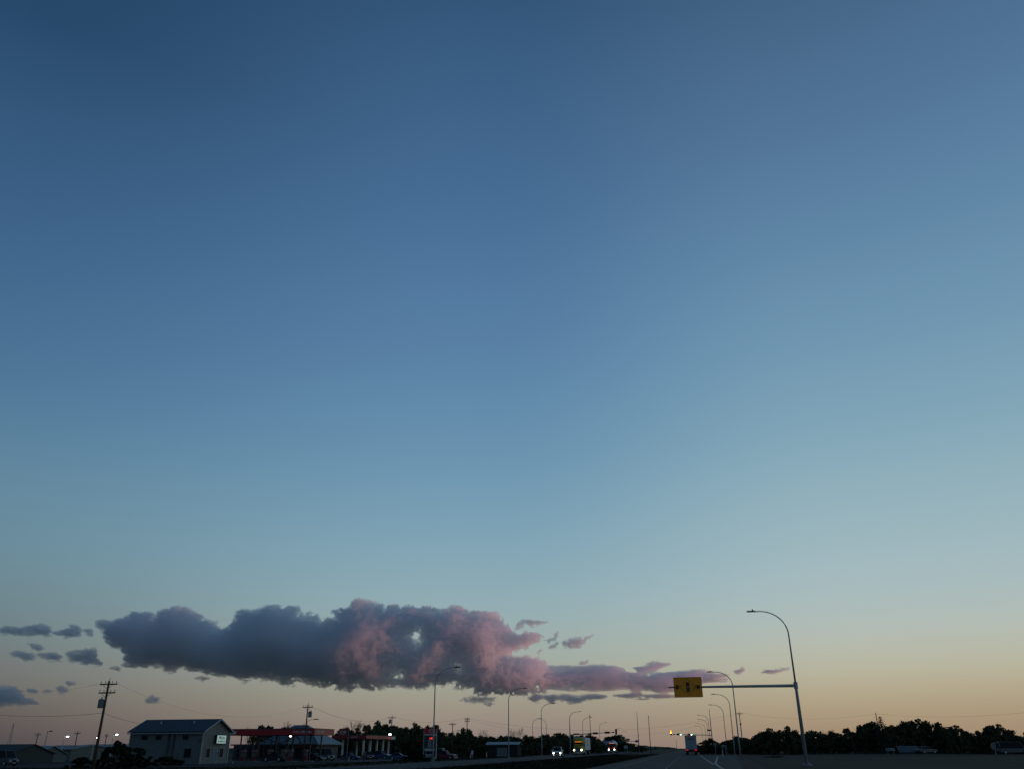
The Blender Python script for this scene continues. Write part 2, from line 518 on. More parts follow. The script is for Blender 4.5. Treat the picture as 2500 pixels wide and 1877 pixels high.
# ------------------------------------------------------------------ buildings
def gable_shop():
    """grey two-storey shop, gable end towards the highway; x along the ridge, local origin at its near road-side corner"""
    x0, y0 = place(490, 150)
    L, W, H, RISE = 13.0, 8.4, 4.85, 1.75
    t = thing('shop_building', "grey metal-sided shop with blue gable roof and a lit square sign", 'building', (x0, y0, gz(x0 - 5, y0 + 4)))
    w = MB()
    w.add([(-L, 0, -0.3), (0, 0, -0.3), (0, W, -0.3), (-L, W, -0.3), (-L, 0, H), (0, 0, H), (0, W, H), (-L, W, H), (-L, W / 2, H + RISE), (0, W / 2, H + RISE)],
          [(0, 1, 5, 4), (1, 2, 6, 9, 5), (2, 3, 7, 6), (3, 0, 4, 8, 7)])
    wall = w.build('wall', M_SIDING, t)
    # upright siding ribs of the long wall, battens along the gable
    rib = MB()
    rib.box(-0.03, 0.03, -0.035, 0.0, 0, H - 0.02)
    first = None
    for k in range(26):
        x = -L + 0.26 + k * 0.5
        if first is None:
            first = rib.build('siding_rib', M_SIDING, wall)
            first.location = (x, 0, 0)
        else:
            c = first.copy(); COL.objects.link(c); c.parent = wall; c.location = (x, 0, 0)
    # roof: two slabs with overhang, each ribbed
    o_, th = 0.45, 0.14
    sl = RISE / (W / 2)
    rf = MB()
    for s in (0, 1):
        y_e = -o_ if s == 0 else W + o_
        ze = H - sl * o_
        ye2 = W / 2
        rf.add([(-L - o_, y_e, ze + 0.06), (o_, y_e, ze + 0.06), (o_, ye2, H + RISE + 0.06), (-L - o_, ye2, H + RISE + 0.06),
                (-L - o_, y_e, ze + 0.06 + th), (o_, y_e, ze + 0.06 + th), (o_, ye2, H + RISE + 0.06 + th), (-L - o_, ye2, H + RISE + 0.06 + th)],
               [(0, 1, 2, 3), (4, 7, 6, 5), (0, 4, 5, 1), (1, 5, 6, 2), (3, 2, 6, 7), (0, 3, 7, 4)])
    roof = rf.build('roof', M_ROOF, t)
    fb = MB()
    for s in (0, 1):
        ya, yb = (-o_, W / 2) if s == 0 else (W + o_, W / 2)
        za, zb = H - sl * o_, H + RISE
        fb.add([(o_ + .01, ya, za), (o_ + .06, ya, za), (o_ + .06, yb, zb), (o_ + .01, yb, zb),
                (o_ + .01, ya, za + .24), (o_ + .06, ya, za + .24), (o_ + .06, yb, zb + .24), (o_ + .01, yb, zb + .24)],
               [(0, 1, 2, 3), (4, 7, 6, 5), (0, 4, 5, 1), (1, 5, 6, 2), (2, 6, 7, 3), (3, 7, 4, 0)])
    fb.build('barge_board', mat('pale_trim', (0.26, 0.29, 0.30), 0.6, vary=.1), roof)
    rm = MB(); rm.box(-.02, .02, -.03, .03, 0, .05)
    for k in range(0, 15):
        x = -L + 0.1 + k * 0.92
        r_ = MB()
        r_.add([(x - .03, -o_, H - sl * o_ + .06 + th), (x + .03, -o_, H - sl * o_ + .06 + th), (x + .03, W / 2, H + RISE + .06 + th), (x - .03, W / 2, H + RISE + .06 + th),
                (x, -o_, H - sl * o_ + .11 + th), (x, W / 2, H + RISE + .11 + th)], [(0, 1, 4), (2, 3, 5), (0, 4, 5, 3), (1, 2, 5, 4)])
        r_.build('roof_seam', M_ROOF, roof)
    # lit sign on the gable
    sg = MB(); sg.box(.05, .45, W * .42, W * .42 + 3.0, 3.0, 4.35)
    sgo = sg.build('sign_box', M_DARKMETAL, t, bevel=.02)
    fc = MB(); fc.box(.452, .47, W * .42 + .1, W * .42 + 2.9, 3.07, 4.28)
    fc.build('sign_face', mat('sign_lit_face', (0.62, 0.74, 0.68), 0.5, vary=.12, scale=2, emit=0.30, ecolor=(0.55, 0.75, 0.64)), sgo)
    dk = mat('sign_green_print', (0.05, 0.16, 0.12), 0.6, vary=.1)
    lettering("PELA", 0.62, dk, sgo, (.485, W * .42 + 1.5, 3.88), (R(90), 0, R(90)), sx=1.35)
    for k in range(5):
        q = MB(); q.box(.471, .478, W * .42 + .45 + k * .45, W * .42 + .78 + k * .45, 3.28, 3.46); q.build('print_mark', dk, sgo)
    # door and windows of the gable
    def opening(name, ya, yb, za, zb, pane_mat):
        f = MB()
        for a in ((ya - .1, ya, za - .1, zb + .1), (yb, yb + .1, za - .1, zb + .1), (ya, yb, zb, zb + .1), (ya, yb, za - .1, za)):
            f.box(0.005, .08, *a)
        fo = f.build(name, mat('pale_trim', (0.26, 0.29, 0.30)), t)
        p = MB(); p.box(0.005, .03, ya, yb, za, zb)
        p.build('pane' if name == 'window' else 'door_leaf', pane_mat, fo)
        return fo
    opening('window', 1.45, 2.65, 0.95, 2.35, M_GLASSDARK)
    opening('window', 5.6, 6.8, 0.95, 2.35, M_GLASSDARK)
    d = opening('door', 3.75, 4.75, 0.05, 2.35, mat('blue_door', (0.05, 0.11, 0.20), 0.5, vary=.1))
    h = MB(); h.tube([(.03, 4.62, 1.1), (.12, 4.62, 1.1), (.12, 4.5, 1.1)], .025, 6); h.build('handle', M_GALV, d)
    st = MB(); st.box(.02, 1.5, 3.3, 5.2, -.2, .04); st.build('doorstep', M_CONC, t)
    # long wall: three small upper windows, a lower one, two downpipes, vent and heater box
    def lowin(xa, xb, za, zb):
        f = MB()
        for a in ((xa - .08, xa, za - .08, zb + .08), (xb, xb + .08, za - .08, zb + .08), (xa, xb, zb, zb + .08), (xa, xb, za - .08, za)):
            f.box(a[0], a[1], -.09, -.005, a[2], a[3])
        fo = f.build('window', M_SIDING, t)
        p = MB(); p.box(xa, xb, -.05, -.005, za, zb); p.build('pane', M_GLASSDARK, fo)
    for xa in (-10.9, -8.4, -3.55):
        lowin(xa, xa + 1.05, 3.65, 4.3)
    lowin(-2.9, -1.7, 1.0, 2.3)
    for xa in (-5.9, -5.0):
        p = MB(); p.tube([(xa, -.12, H - .1), (xa, -.12, 1.5), (xa, -.12, .9), (xa + .15, -.35, .3)], .14, 8)
        p.build('downpipe', M_DARKMETAL, t, smooth=True)
    b = MB(); b.box(-6.4, -4.8, -1.0, -.02, 0, 1.15, .06); b.build('service_box', M_DARKMETAL, t)
    gt = MB(); gt.box(-L - .4, .4, -.58, -.46, H - .36, H - .22); gt.build('gutter', mat('pale_trim', (.26, .29, .3)), roof)
    for cx_, cy_ in ((-L, 0), (0, 0), (0, W)):
        ct_ = MB(); ct_.box(cx_ - .09, cx_ + .09, cy_ - .09, cy_ + .09, -.1, H - .05); ct_.build('corner_trim', mat('pale_trim', (.26, .29, .3)), wall)
    for vx in (-9.5, -3.5):
        vt = MB(); vt.tube([(vx, W * .3, H + RISE * .5), (vx, W * .3, H + RISE * .5 + .75)], .11, 8); vt.build('roof_vent', M_GALV, roof)
    lm = MB(); lm.box(-.5, -.2, -.3, -.01, 3.35, 3.6, .03); lm.build('wall_lamp', M_DARKMETAL, t)
    return t


gable_shop()


def low_shed(name, label, px0, px1, dist, top_py, roof_mat, wall_mat, depth=9.0, rise=0.8, category='shed', doors=2, group=None):
    (xa, ya), (xb, yb) = place(px0, dist), place(px1, dist)
    ym = (ya + yb) / 2
    xa, xb = xa * ym / ya, xb * ym / yb
    L = xb - xa
    z = gz((xa + xb) / 2, ym)
    H = height((px0 + px1) / 2, top_py, math.hypot((xa + xb) / 2, ym)) - z - rise
    t = thing(name, label, category, ((xa + xb) / 2, ym, z), 0, group)
    w = MB(); w.box(-L / 2, L / 2, 0, depth, -.3, H)
    w.add([(-L / 2, 0, H), (-L / 2, depth, H), (-L / 2, depth / 2, H + rise), (L / 2, 0, H), (L / 2, depth, H), (L / 2, depth / 2, H + rise)], [(0, 1, 2), (3, 5, 4)])
    wl = w.build('wall', wall_mat, t)
    r_ = MB(); o = .35
    for a in (-o, depth + o):
        zz = H - o * rise / (depth / 2)
        r_.add([(-L / 2 - o, a, zz + .03), (L / 2 + o, a, zz + .03), (L / 2 + o, depth / 2, H + rise + .03), (-L / 2 - o, depth / 2, H + rise + .03),
                (-L / 2 - o, a, zz + .15), (L / 2 + o, a, zz + .15), (L / 2 + o, depth / 2, H + rise + .15), (-L / 2 - o, depth / 2, H + rise + .15)],
               [(0, 1, 2, 3), (4, 7, 6, 5), (0, 4, 5, 1), (1, 5, 6, 2), (3, 2, 6, 7), (0, 3, 7, 4)])
    r_.build('roof', roof_mat, t)
    for k in range(doors):
        x = -L / 2 + L * (k + .5) / doors
        d = MB(); d.box(x - min(1.4, L / doors * .3), x + min(1.4, L / doors * .3), -.06, -.005, 0, H * .78)
        dd = d.build('door', M_SIDING if k % 2 == 0 else M_DARKMETAL, t)
        for j in range(3):
            g = MB(); g.box(x - min(1.35, L / doors * .29), x + min(1.35, L / doors * .29), -.08, -.062, H * .78 * (j + .1) / 3, H * .78 * (j + .9) / 3); g.build('door_panel', M_SIDING if k % 2 == 0 else M_DARKMETAL, dd)
    return t


M_PALEROOF = mat('pale_steel_roof', (0.15, 0.19, 0.21), 0.45, vary=.12)
M_DKWALL = mat('weathered_wall', (0.05, 0.056, 0.056), 0.8, vary=.2)
M_PALEWALL = mat('pale_wall', (0.075, 0.092, 0.10), 0.7, vary=.15)
low_shed('warehouse', "long low warehouse with pale roof behind the leaning utility pole", 150, 345, 262, 1816, mat('warehouse_roof', (0.09, 0.10, 0.11), .6, vary=.2), M_PALEWALL, 22, 1.0, 'warehouse', 6)
low_shed('warehouse', "low greenish warehouse under the lit yard lamps, left of the pole", 82, 172, 240, 1819, mat('warehouse_roof', (0.09, 0.10, 0.11)), mat('greenish_wall', (0.07, 0.088, 0.082), .7, vary=.15), 16, .9, 'warehouse', 3)
low_shed('storage_shed', "pale storage shed with sloping roof near the photo's left edge", 47, 88, 205, 1821, M_PALEROOF, M_PALEWALL, 9, 1.5, 'shed', 2)
low_shed('machine_shed', "dark machine shed at the photo's far left edge", -70, 20, 190, 1817, M_DKWALL, M_DKWALL, 12, 1.6, 'shed', 2)
low_shed('farm_house', "dark house with a pale roof among the tree belt", 1188, 1264, 232, 1811, M_PALEROOF, mat('shaded_wall', (.022, .026, .027), .9, vary=.2), 5, .55, 'house', 1)  # shade on the house walls painted in as a near-black colour
low_shed('garden_shed', "small dark shed with a dull gabled roof under the right-hand trees", 2200, 2246, 214, 1821, mat('dull_shed_roof', (.05, .065, .07), .7, vary=.15), M_DKWALL, 5, 1.1, 'shed', 1)
low_shed('lean_to', "low greenish lean-to beside the dark shed under the trees", 2250, 2276, 216, 1828, mat('green_roof', (.10, .16, .14), .6, vary=.1), M_DKWALL, 4, .5, 'shed', 1)
low_shed('grey_bungalow', "blue-grey roofed bungalow between the lamp posts, left of the tanker", 1462, 1492, 345, 1808, mat('slate_roof', (.10, .12, .16), .6, vary=.1), M_DKWALL, 8, 1.4, 'house', 2)
low_shed('far_house', "tiny pale-walled house at the far end of the oncoming road", 1536, 1548, 420, 1815, M_DKWALL, M_PALEWALL, 7, 1.5, 'house', 1)


# ------------------------------------------------------------------ fuel stations
def pump_master():
    t = thing('fuel_pump', "", 'pump', (0, 0, 0))
    b = MB(); b.box(-.42, .42, -.3, .3, 0, 1.55, .02); b.build('cabinet', mat('pump_red', (.12, .012, .012), .5, vary=.1), t, bevel=.04)
    b = MB(); b.box(-.36, .36, -.315, -.302, .75, 1.4); b.build('display', mat('pump_face', (.1, .1, .1), .4, vary=.2), t)
    b = MB(); b.box(-.5, .5, -.34, .34, 1.56, 1.95, .05); b.build('header', mat('pump_header', (.1, .095, .095), .5, vary=.1), t, bevel=.03)
    for s in (-1, 1):
        h = MB(); h.tube([(s * .44, -.05, 1.3), (s * .62, -.1, 1.1), (s * .64, -.1, .45), (s * .5, -.08, .3), (s * .46, -.05, .9)], .035, 6)
        h.build('hose', M_BLACK, t, smooth=True)
    return t


PUMP = pump_master()
PUMP_USED = [False]


def pump(label, x, y, group):
    z = gz(x, y) + .2
    if not PUMP_USED[0]:
        PUMP_USED[0] = True
        PUMP.location = (x, y, z)
        PUMP['label'] = label
        PUMP['group'] = group
        return PUMP
    return again(PUMP, label, (x, y, z), 0, group)


def station(name, label, x1, y0, L, D, z_top, fascia, cols, label_text, mats, lights):
    """flat canopy: x1 = road-side end, y0 = near face"""
    z = gz(x1 - L / 2, y0)
    t = thing(name, label, 'canopy', (x1, y0, z))
    zt, zb = z_top - z, z_top - z - fascia
    s = MB(); s.box(-L + .1, -.1, .1, D - .1, zb + .08, zt - .12); s.build('roof_deck', M_CONC, t)
    f = MB(); f.box(-L, 0, 0, .09, zb, zt); f.build('front_fascia', mats[0], t)
    f = MB(); f.box(-.09, 0.002, .092, D - .092, zb, zt); f.build('end_fascia', mats[1], t)
    f = MB(); f.box(-L, 0, D - .09, D, zb, zt); f.build('back_fascia', mats[0], t)
    f = MB(); f.box(-L - .002, -L + .09, .092, D - .092, zb, zt); f.build('end_fascia', mats[0], t)
    f = MB(); f.box(-L - .03, .03, -.03, D + .03, zt, zt + .14); f.build('coping', M_DARKMETAL, t)
    cw = .11 if mats[2] is M_DARKMETAL else .2
    for cx_, cy_ in cols:
        c = MB(); c.box(cx_ - cw, cx_ + cw, cy_ - cw, cy_ + cw, 0, zb + .1); c.build('column', mats[2], t, bevel=.02)
        c = MB(); c.box(cx_ - .9, cx_ + .9, cy_ - .55, cy_ + .55, -.05, .2, .04); c.build('island_kerb', M_CONC, t)
    for lx, ly in lights:
        q = MB(); q.box(lx - .35, lx + .35, ly - .35, ly + .35, zb - .02, zb + .07); q.build('ceiling_light', mat('canopy_lens', (.5, .5, .46), .4, vary=.1), t)
    return t, zb, zt


xa, ya = place(763, 170)
xl = place(565, 177)[0]
LA = xa - xl + 1.0
za = height(763, 1778, 170)
SKYLIT_RED = mat('skylit_red_end', (0.36, 0.06, 0.045), 0.45, vary=.12, scale=1.0)  # paler red: the bright sky on the road-side ends is painted into the colour
stA, zb, zt = station('fuel_canopy', "long red fuel-station canopy with white lettering behind the grey shop", xa, ya, LA, 9.5, za, 1.02,
                      [(-1.6, 2.2), (-5.2, 2.2), (-8.6, 2.2), (-12.2, 2.2), (-16.0, 2.2), (-1.6, 7.2), (-8.6, 7.2), (-16.0, 7.2)], "",
                      (M_RED, SKYLIT_RED, M_DARKMETAL), [(-2.5, 2), (-7, 2), (-11, 2), (-15, 2), (-4, 7), (-10, 7)])
lettering("CO-OP", .62, M_WHITE, stA, (-3.15, -.015, (zb + zt) / 2), (R(90), 0, 0), sx=1.25)
lettering("Gas Bar", .55, M_WHITE, stA, (-1.35, -.015, (zb + zt) / 2), (R(90), 0, 0), sx=.95)
lettering("CO-OP", .62, M_WHITE, stA, (.02, 2.6, (zb + zt) / 2), (R(90), 0, R(90)), sx=1.6)
b = MB(); b.box(-LA, -LA + 1.3, -.03, -.001, zb + .25, zb + .75); b.build('white_panel', M_WHITE, stA)
for i, (dx, lab) in enumerate(((-15.2, "red fuel pump under the canopy, next to the grey shop"), (-12.9, "red fuel pump under the long canopy, second from the grey shop"),
                               (-9.6, "red fuel pump under the long canopy, third from the grey shop"), (-6.8, "red fuel pump under the long canopy, fourth from the grey shop"),
                               (-5.4, "red fuel pump under the canopy lettering"), (-2.4, "red fuel pump nearest the hip-roofed store's right end"))):
    pump(lab, xa + dx, ya + 2.1, 'fuel pumps under the long canopy')


def hip_store():
    """store behind the canopy: broad hip roof with an arched timber gable"""
    xr_, yr_ = place(774, 194)
    xl_ = place(560, 203)[0]
    L, W, H, RISE = xr_ - xl_, 13.0, 3.3, 3.9
    z = gz(xr_, yr_)
    t = thing('station_store', "fuel-station store with a large blue-grey hip roof behind the canopy", 'store', (xr_, yr_, z))
    w = MB(); w.box(-L + .5, -.5, .5, W - .5, -.2, H); w.build('wall', mat('store_wall', (.035, .042, .044), .7, vary=.15), t)
    r_ = MB()
    x0 = -13.8
    r_.add([(0.3, -.4, H), (0.3, W + .4, H), (x0, -.4, H), (x0, W + .4, H), (-5.6, W / 2, H + RISE), (x0 + 5.0, W / 2, H + RISE),
            (0.3, -.4, H - .2), (0.3, W + .4, H - .2), (x0, -.4, H - .2), (x0, W + .4, H - .2)],
           [(0, 1, 4), (0, 4, 5, 2), (1, 3, 5, 4), (2, 5, 3), (0, 6, 7, 1), (0, 2, 8, 6), (2, 3, 9, 8), (1, 7, 9, 3), (6, 8, 9, 7)])
    rf = r_.build('roof', mat('slate_blue_roof', (.085, .115, .14), .5, vary=.1, scale=1.2), t)
    for k in range(1, 9):     # courses of the roof
        u = k / 9
        m = MB()
        ya_, za_ = -.4 + (W / 2 + .4) * u, H + RISE * u
        xa_, xb_ = x0 + 5.0 * u, .3 - 5.9 * u
        m.box(xa_, xb_, ya_ - .05, ya_ + .05, za_ - .01, za_ + .045); m.build('roof_course', mat('slate_blue_roof', (.17, .2, .22)), rf)
    # arched timber gable facing the camera
    arch = MB()
    cx0, rad, hh = -8.6, 5.0, 2.6
    pts = [(cx0 + rad * math.cos(a), -.9, H - .1 + hh * math.sin(a)) for a in np.linspace(math.pi, 0, 15)]
    arch.tube(pts, .2, 6)
    arch.build('arch_beam', M_DARKMETAL, t)
    for bx in (-12.0, -10.3, -8.6, -6.9, -5.2):
        hgt = hh * math.sqrt(max(.05, 1 - ((bx - cx0) / rad) ** 2))
        p = MB(); p.box(bx - .09, bx + .09, -1.0, -.8, 0, H + hgt - .1); p.build('timber_post', M_DARKMETAL, t)
    for a, b_ in (((-11.6, H + 1.1), (-8.6, H)), ((-5.6, H + 1.1), (-8.6, H))):
        p = MB(); p.tube([(a[0], -.9, a[1]), (b_[0], -.9, b_[1])], .11, 6); p.build('brace', M_DARKMETAL, t)
    p = MB(); p.box(-L + .5, .2, -.95, -.7, H - .28, H - .02); p.build('tie_beam', M_DARKMETAL, t)
    for k in range(7):
        xw = -L + 2.2 + k * (L - 4) / 6
        f = MB(); f.box(xw - .85, xw + .85, .42, .498, .5, 2.5); fo = f.build('window', M_DARKMETAL, t)
        f = MB(); f.box(xw - .75, xw + .75, .40, .418, .6, 2.4); f.build('pane', M_GLASSDARK, fo)
    for xw in (-1.6, -4.2):
        f = MB(); f.box(xw - .9, xw + .9, -.2, -.1, H - .75, H - .35); f.build('fascia_sign', M_DARKRED, t)
    # a lit flood lamp on the gable
    q = MB(); q.tube([(-5.9, -1.1, 4.9), (-5.9, -1.3, 4.88)], [.2, .22], 10)
    q.build('flood_lamp', M_LAMPWHITE, t)
    return t


hip_store()

# second canopy, further along the highway
xb, yb = place(892, 219)
zB = height(892, 1794, 219)
stB, zb2, zt2 = station('fuel_canopy', "smaller red fuel-station canopy on white columns beside the tree belt", xb, yb, 9.0, 22.0, zB, .72,
                        [(-1.2, 1.5), (-6.6, 1.5), (-1.2, 6.2), (-1.2, 11.0), (-1.2, 15.6), (-1.2, 20.0), (-6.6, 11), (-6.6, 20)], "", (M_DARKRED, SKYLIT_RED, M_WHITE), [(-3, 3), (-3, 9), (-3, 15)])
b = MB(); b.box(.004, .03, 18.6, 21.6, zb2 + .05, zt2 - .05); b.build('white_panel', M_WHITE, stB)
lettering("CO-OP", .46, M_WHITE, stB, (-3.2, -.015, (zb2 + zt2) / 2), (R(90), 0, 0), sx=1.1)
b = MB(); b.tube([(.2, 16.8, zt2 + .12), (.2, 16.8, zt2 + .5)], .06, 6); fl = b.build('lamp_bracket', M_DARKMETAL, stB)
b = MB(); b.box(-.1, .42, 16.6, 17.1, zt2 + .35, zt2 + .6); b.build('flood_lamp', M_LAMPWHITE, fl)


def badge(parent, cx_, cz, s, yf):
    """white shield outline with lettering on a red sign face"""
    pts = [(-1, .55), (1, .55), (1, .1), (.7, -.35), (0, -.62), (-.7, -.35), (-1, .1)]
    ring = MB()
    n = len(pts)
    vs = []
    for k in (1.0, .78):
        for p in pts:
            vs.append((cx_ + p[0] * s * k, yf, cz + p[1] * s * k))
    ring.add(vs, [(i, (i + 1) % n, n + (i + 1) % n, n + i) for i in range(n)])
    ring.build('badge', M_WHITE, parent)
    lettering("CO-OP", s * .5, M_WHITE, parent, (cx_, yf - .01, cz + s * .08), (R(90), 0, 0), sx=1.0)


# box sign on one post at the second station
x, y = place(846, 166)
z = gz(x, y)
zs = height(838, 1777, 166)
t = thing('station_sign', "dark red box sign on a single post, left of the second canopy", 'sign', (x, y, z))
m = MB(); m.box(-.1, .14, -.12, .12, 0, zs - z); m.build('post', M_DARKMETAL, t)
m = MB(); m.box(-1.72, -.14, -.16, .16, zs - z - 1.65, zs - z); bx = m.build('sign_box', M_DARKRED, t, bevel=.03)
badge(bx, -.93, zs - z - .72, .58, -.175)

# price pylon
x, y = place(1049, 172)
z = gz(x, y)
zs = height(1049, 1777, 172)
H = zs - z
t = thing('price_pylon', "tall fuel price pylon with red top and glowing red digits", 'sign', (x, y, z))
for s in (-1.32, 1.2):
    m = MB(); m.box(s, s + .14, -.1, .1, 0, H); m.build('post', M_GALV, t)
m = MB(); m.box(-1.17, 1.19, -.18, .18, H - .95, H - .02); tp = m.build('logo_panel', mat('bright_red_panel', (.5, .012, .03), .45, vary=.08), t)
badge(tp, .25, H - .45, .52, -.2)
m = MB(); m.box(-1.17, 1.19, -.16, .16, H - 1.22, H - 1.0); tx = m.build('name_strip', M_WHITE, t)
m = MB(); m.box(-1.17, 1.19, -.17, .17, H - 4.1, H - 1.28); pn = m.build('price_panel', mat('price_panel', (.02, .028, .034), .5, vary=.1), t)
led = mat('lit_red_led', (.9, .03, .02), .4, emit=1.7, ecolor=(1.0, .03, .025))
lettering("1199", .5, led, pn, (.2, -.185, H - 1.8), (R(90), 0, 0), name='led_digits', sx=.62)
pale = mat('pale_print', (.35, .37, .38), .6, vary=.1)
for k, hw in enumerate((.36, .3, .42, .34)):
    q = MB(); q.box(-hw, hw, -.185, -.172, H - 2.32 - k * .34, H - 2.14 - k * .34); q.build('price_line', pale, pn)
m = MB(); m.box(-1.05, 1.05, -.2, -.172, H - 4.0, H - 3.55); m.build('lower_strip', pale, pn)

# ------------------------------------------------------------------ street lamps
def lamp_master(h=11.2, reach=2.3, rise=1.9, side=1):
    t = thing('street_lamp', "", 'street lamp', (0, 0, 0))
    pts = [(0, 0, 0), (0, 0, 3), (0, 0, h - rise)]
    rad = [.105, .09, .065]
    for k in range(1, 11):
        a = k / 10 * math.pi / 2
        pts.append((side * reach * (1 - math.cos(a)), 0, h - rise + rise * math.sin(a)))
        rad.append(.065 - .02 * k / 10)
    pts.append((side * (reach + .35), 0, h)); rad.append(.05)
    m = MB(); m.tube(pts, rad, 10); m.build('pole', M_GALV, t, smooth=True)
    m = MB(); m.box(-.22, .22, -.22, .22, -.1, .35, .03); m.build('base', M_CONC, t)
    m = MB()
    x0 = side * (reach + .28)
    prof = [(0, .10), (.12, .14), (.55, .15), (.78, .08)]
    secs = []
    for dx, w in prof:
        xx = x0 + side * dx
        secs.append([(xx, -w, h - .03), (xx, w, h - .03), (xx, w * .8, h + .09), (xx, -w * .8, h + .09)])
    m.loft(secs); m.build('lamp_head', M_DARKMETAL, t)
    m = MB(); m.box(x0 + side * .3 - .05, x0 + side * .3 + .05, -.05, .05, h + .09, h + .2); m.build('photocell', M_DARKMETAL, t)
    return t


LAMPS = [
    # px at base, distance, side, label
    (1057, 113, 1, "tall arched street lamp standing in front of the price pylon"),
    (1242, 153, 1, "arched street lamp in front of the pale-roofed house"),
    (1323, 206, 1, "tall arched street lamp just left of the white oncoming car"),
    (1425, 300, 1, "arched street lamp rising behind the yellow truck's trailer"),
    (1466, 362, 1, "thin arched lamp between the yellow truck and the tanker"),
    (1504, 470, 1, "faint arched lamp behind the dark vertical signal head"),
    (1519, 545, 1, "faintest arched lamp above the tanker, farthest on the oncoming side"),
    (1301, 290, 1, "slim arched lamp leftmost of the three close lamp posts"),
    (1335, 296, -1, "slim street lamp whose arm bends left, near the white oncoming car"),
    (1807, 124, -1, "arched street lamp passing behind the overhead mast arm"),
    (1794, 178, -1, "second arched street lamp beyond the overhead sign, right verge"),
    (1776, 222, -1, "third arched street lamp beyond the overhead sign, right verge"),
    (1737, 292, -1, "fourth arched lamp on the right verge, level with the signal pole"),
    (1733, 335, -1, "fifth arched lamp on the right verge, behind the signal pole"),
    (1727, 392, -1, "sixth arched lamp on the right verge, right of the white trailer"),
    (1719, 430, -1, "seventh, farthest lamp on the right verge, right of the white trailer"),
]
LM = {1: lamp_master(side=1), -1: lamp_master(side=-1)}
seen = {}
for px, d, s, lab in LAMPS:
    x, y = place(px, d)
    loc = (x, y, gz(x, y))
    if s not in seen:
        seen[s] = 1
        LM[s].location = loc; LM[s]['label'] = lab; LM[s]['group'] = 'arched street lamps along the highway'
    else:
        again(LM[s], lab, loc, 0, 'arched street lamps along the highway')


# ------------------------------------------------------------------ overhead warning sign on a mast
x, y = place(1966, 80)
mt_ = thing('sign_mast', "thick galvanised mast with a long arm and a curved lamp on top", 'mast', (x, y, gz(x, y)))
HM = height(1825, 1494, 80) - gz(x, y)
HA = height(1936, 1672, 80) - gz(x, y)
m = MB(); m.tube([(0, 0, 0), (0, 0, HA - .1), (0, 0, HA + .25)], [.175, .12, .105], 14); m.build('pole', M_GALV, mt_, smooth=True)
m = MB(); m.tube([(0, 0, 0.02), (0, 0, .07)], [.42, .42], 14); m.build('base_plate', M_GALV, mt_)
for k in range(4):
    a = math.pi / 4 + k * math.pi / 2
    m = MB(); m.tube([(.33 * math.cos(a), .33 * math.sin(a), .07), (.33 * math.cos(a), .33 * math.sin(a), .2)], .04, 6); m.build('anchor_bolt', M_GALV, mt_)
m = MB(); m.tube([(0, 0, -.3), (0, 0, .05)], [.55, .5], 14); m.build('footing', M_CONC, mt_)
pts = [(0, 0, HA + .2), (0, 0, HM - 2.1)]
rad = [.085, .06]
for k in range(1, 13):
    a = k / 12 * math.pi / 2
    pts.append((-2.3 * (1 - math.cos(a)), 0, HM - 2.1 + 2.1 * math.sin(a))); rad.append(.06 - .018 * k / 12)
pts.append((-2.75, 0, HM)); rad.append(.05)
m = MB(); m.tube(pts, rad, 10); m.build('lamp_pole', M_GALV, mt_, smooth=True)
m = MB()
m.loft([[(-2.65 - dx, -w, HM - .03), (-2.65 - dx, w, HM - .03), (-2.65 - dx, w * .8, HM + .08), (-2.65 - dx, -w * .8, HM + .08)] for dx, w in ((0, .08), (.1, .13), (.6, .14), (.78, .07))])
hd = m.build('lamp_head', M_DARKMETAL, mt_)
m = MB(); m.box(-2.95, -2.85, -.05, .05, HM + .081, HM + .22); m.build('photocell', M_DARKMETAL, hd)
m = MB(); m.tube([(0, 0, HA - .28), (0, 0, HA + .28)], [.18, .18], 14); m.build('collar', M_GALV, mt_, smooth=False)
m = MB(); m.tube([(-.2, 0, HA - .02), (-5, 0, HA - .0), (-11.1, 0, HA + .02)], [.135, .11, .065], 12); m.build('arm', M_GALV, mt_, smooth=True)
# the board
xs_ = -9.35
zs_ = HA + .02
sb = thing('overhead_sign', "amber warning board with a traffic-signal symbol hung on the mast arm", 'sign', (x + xs_, y - .16, gz(x, y) + zs_))
m = MB(); m.box(-1.21, 1.21, -.03, .03, -.83, .79); bd = m.build('board', mat('amber_sign', (1.0, 0.33, 0.003), .55, vary=.06, scale=1.5), sb)
m = MB()
for a in ((-1.25, -1.211, -.87, .83), (1.211, 1.25, -.87, .83), (-1.21, 1.21, .791, .83), (-1.21, 1.21, -.87, -.831)):
    m.box(a[0], a[1], -.05, .05, a[2], a[3])
m.build('edge_frame', mat('sign_edge', (.25, .12, .01), .6, vary=.1), sb)
dm = MB()
n = 4
vs = []
for r_ in (.70, .66):
    vs += [(0, -.033, r_), (r_, -.033, 0), (0, -.033, -r_), (-r_, -.033, 0)]
dm.add(vs, [(i, (i + 1) % 4, 4 + (i + 1) % 4, 4 + i) for i in range(4)]); dm.build('diamond_border', mat('sign_dark_print', (.10, .045, .006), .6, vary=.1), bd)
m = MB(); m.box(-.14, .14, -.05, -.032, -.42, .40, .0); sy = m.build('signal_symbol', M_BLACK, bd)
for zc, c in ((.26, (.16, .01, .015)), (0.0, (.34, .25, .05)), (-.27, (.01, .16, .12))):
    m = MB(); m.tube([(0, -.051, zc), (0, -.058, zc)], .105, 14); m.build('symbol_disc', mat('disc_%d' % int(zc * 100), c, .5, vary=.05), sy)
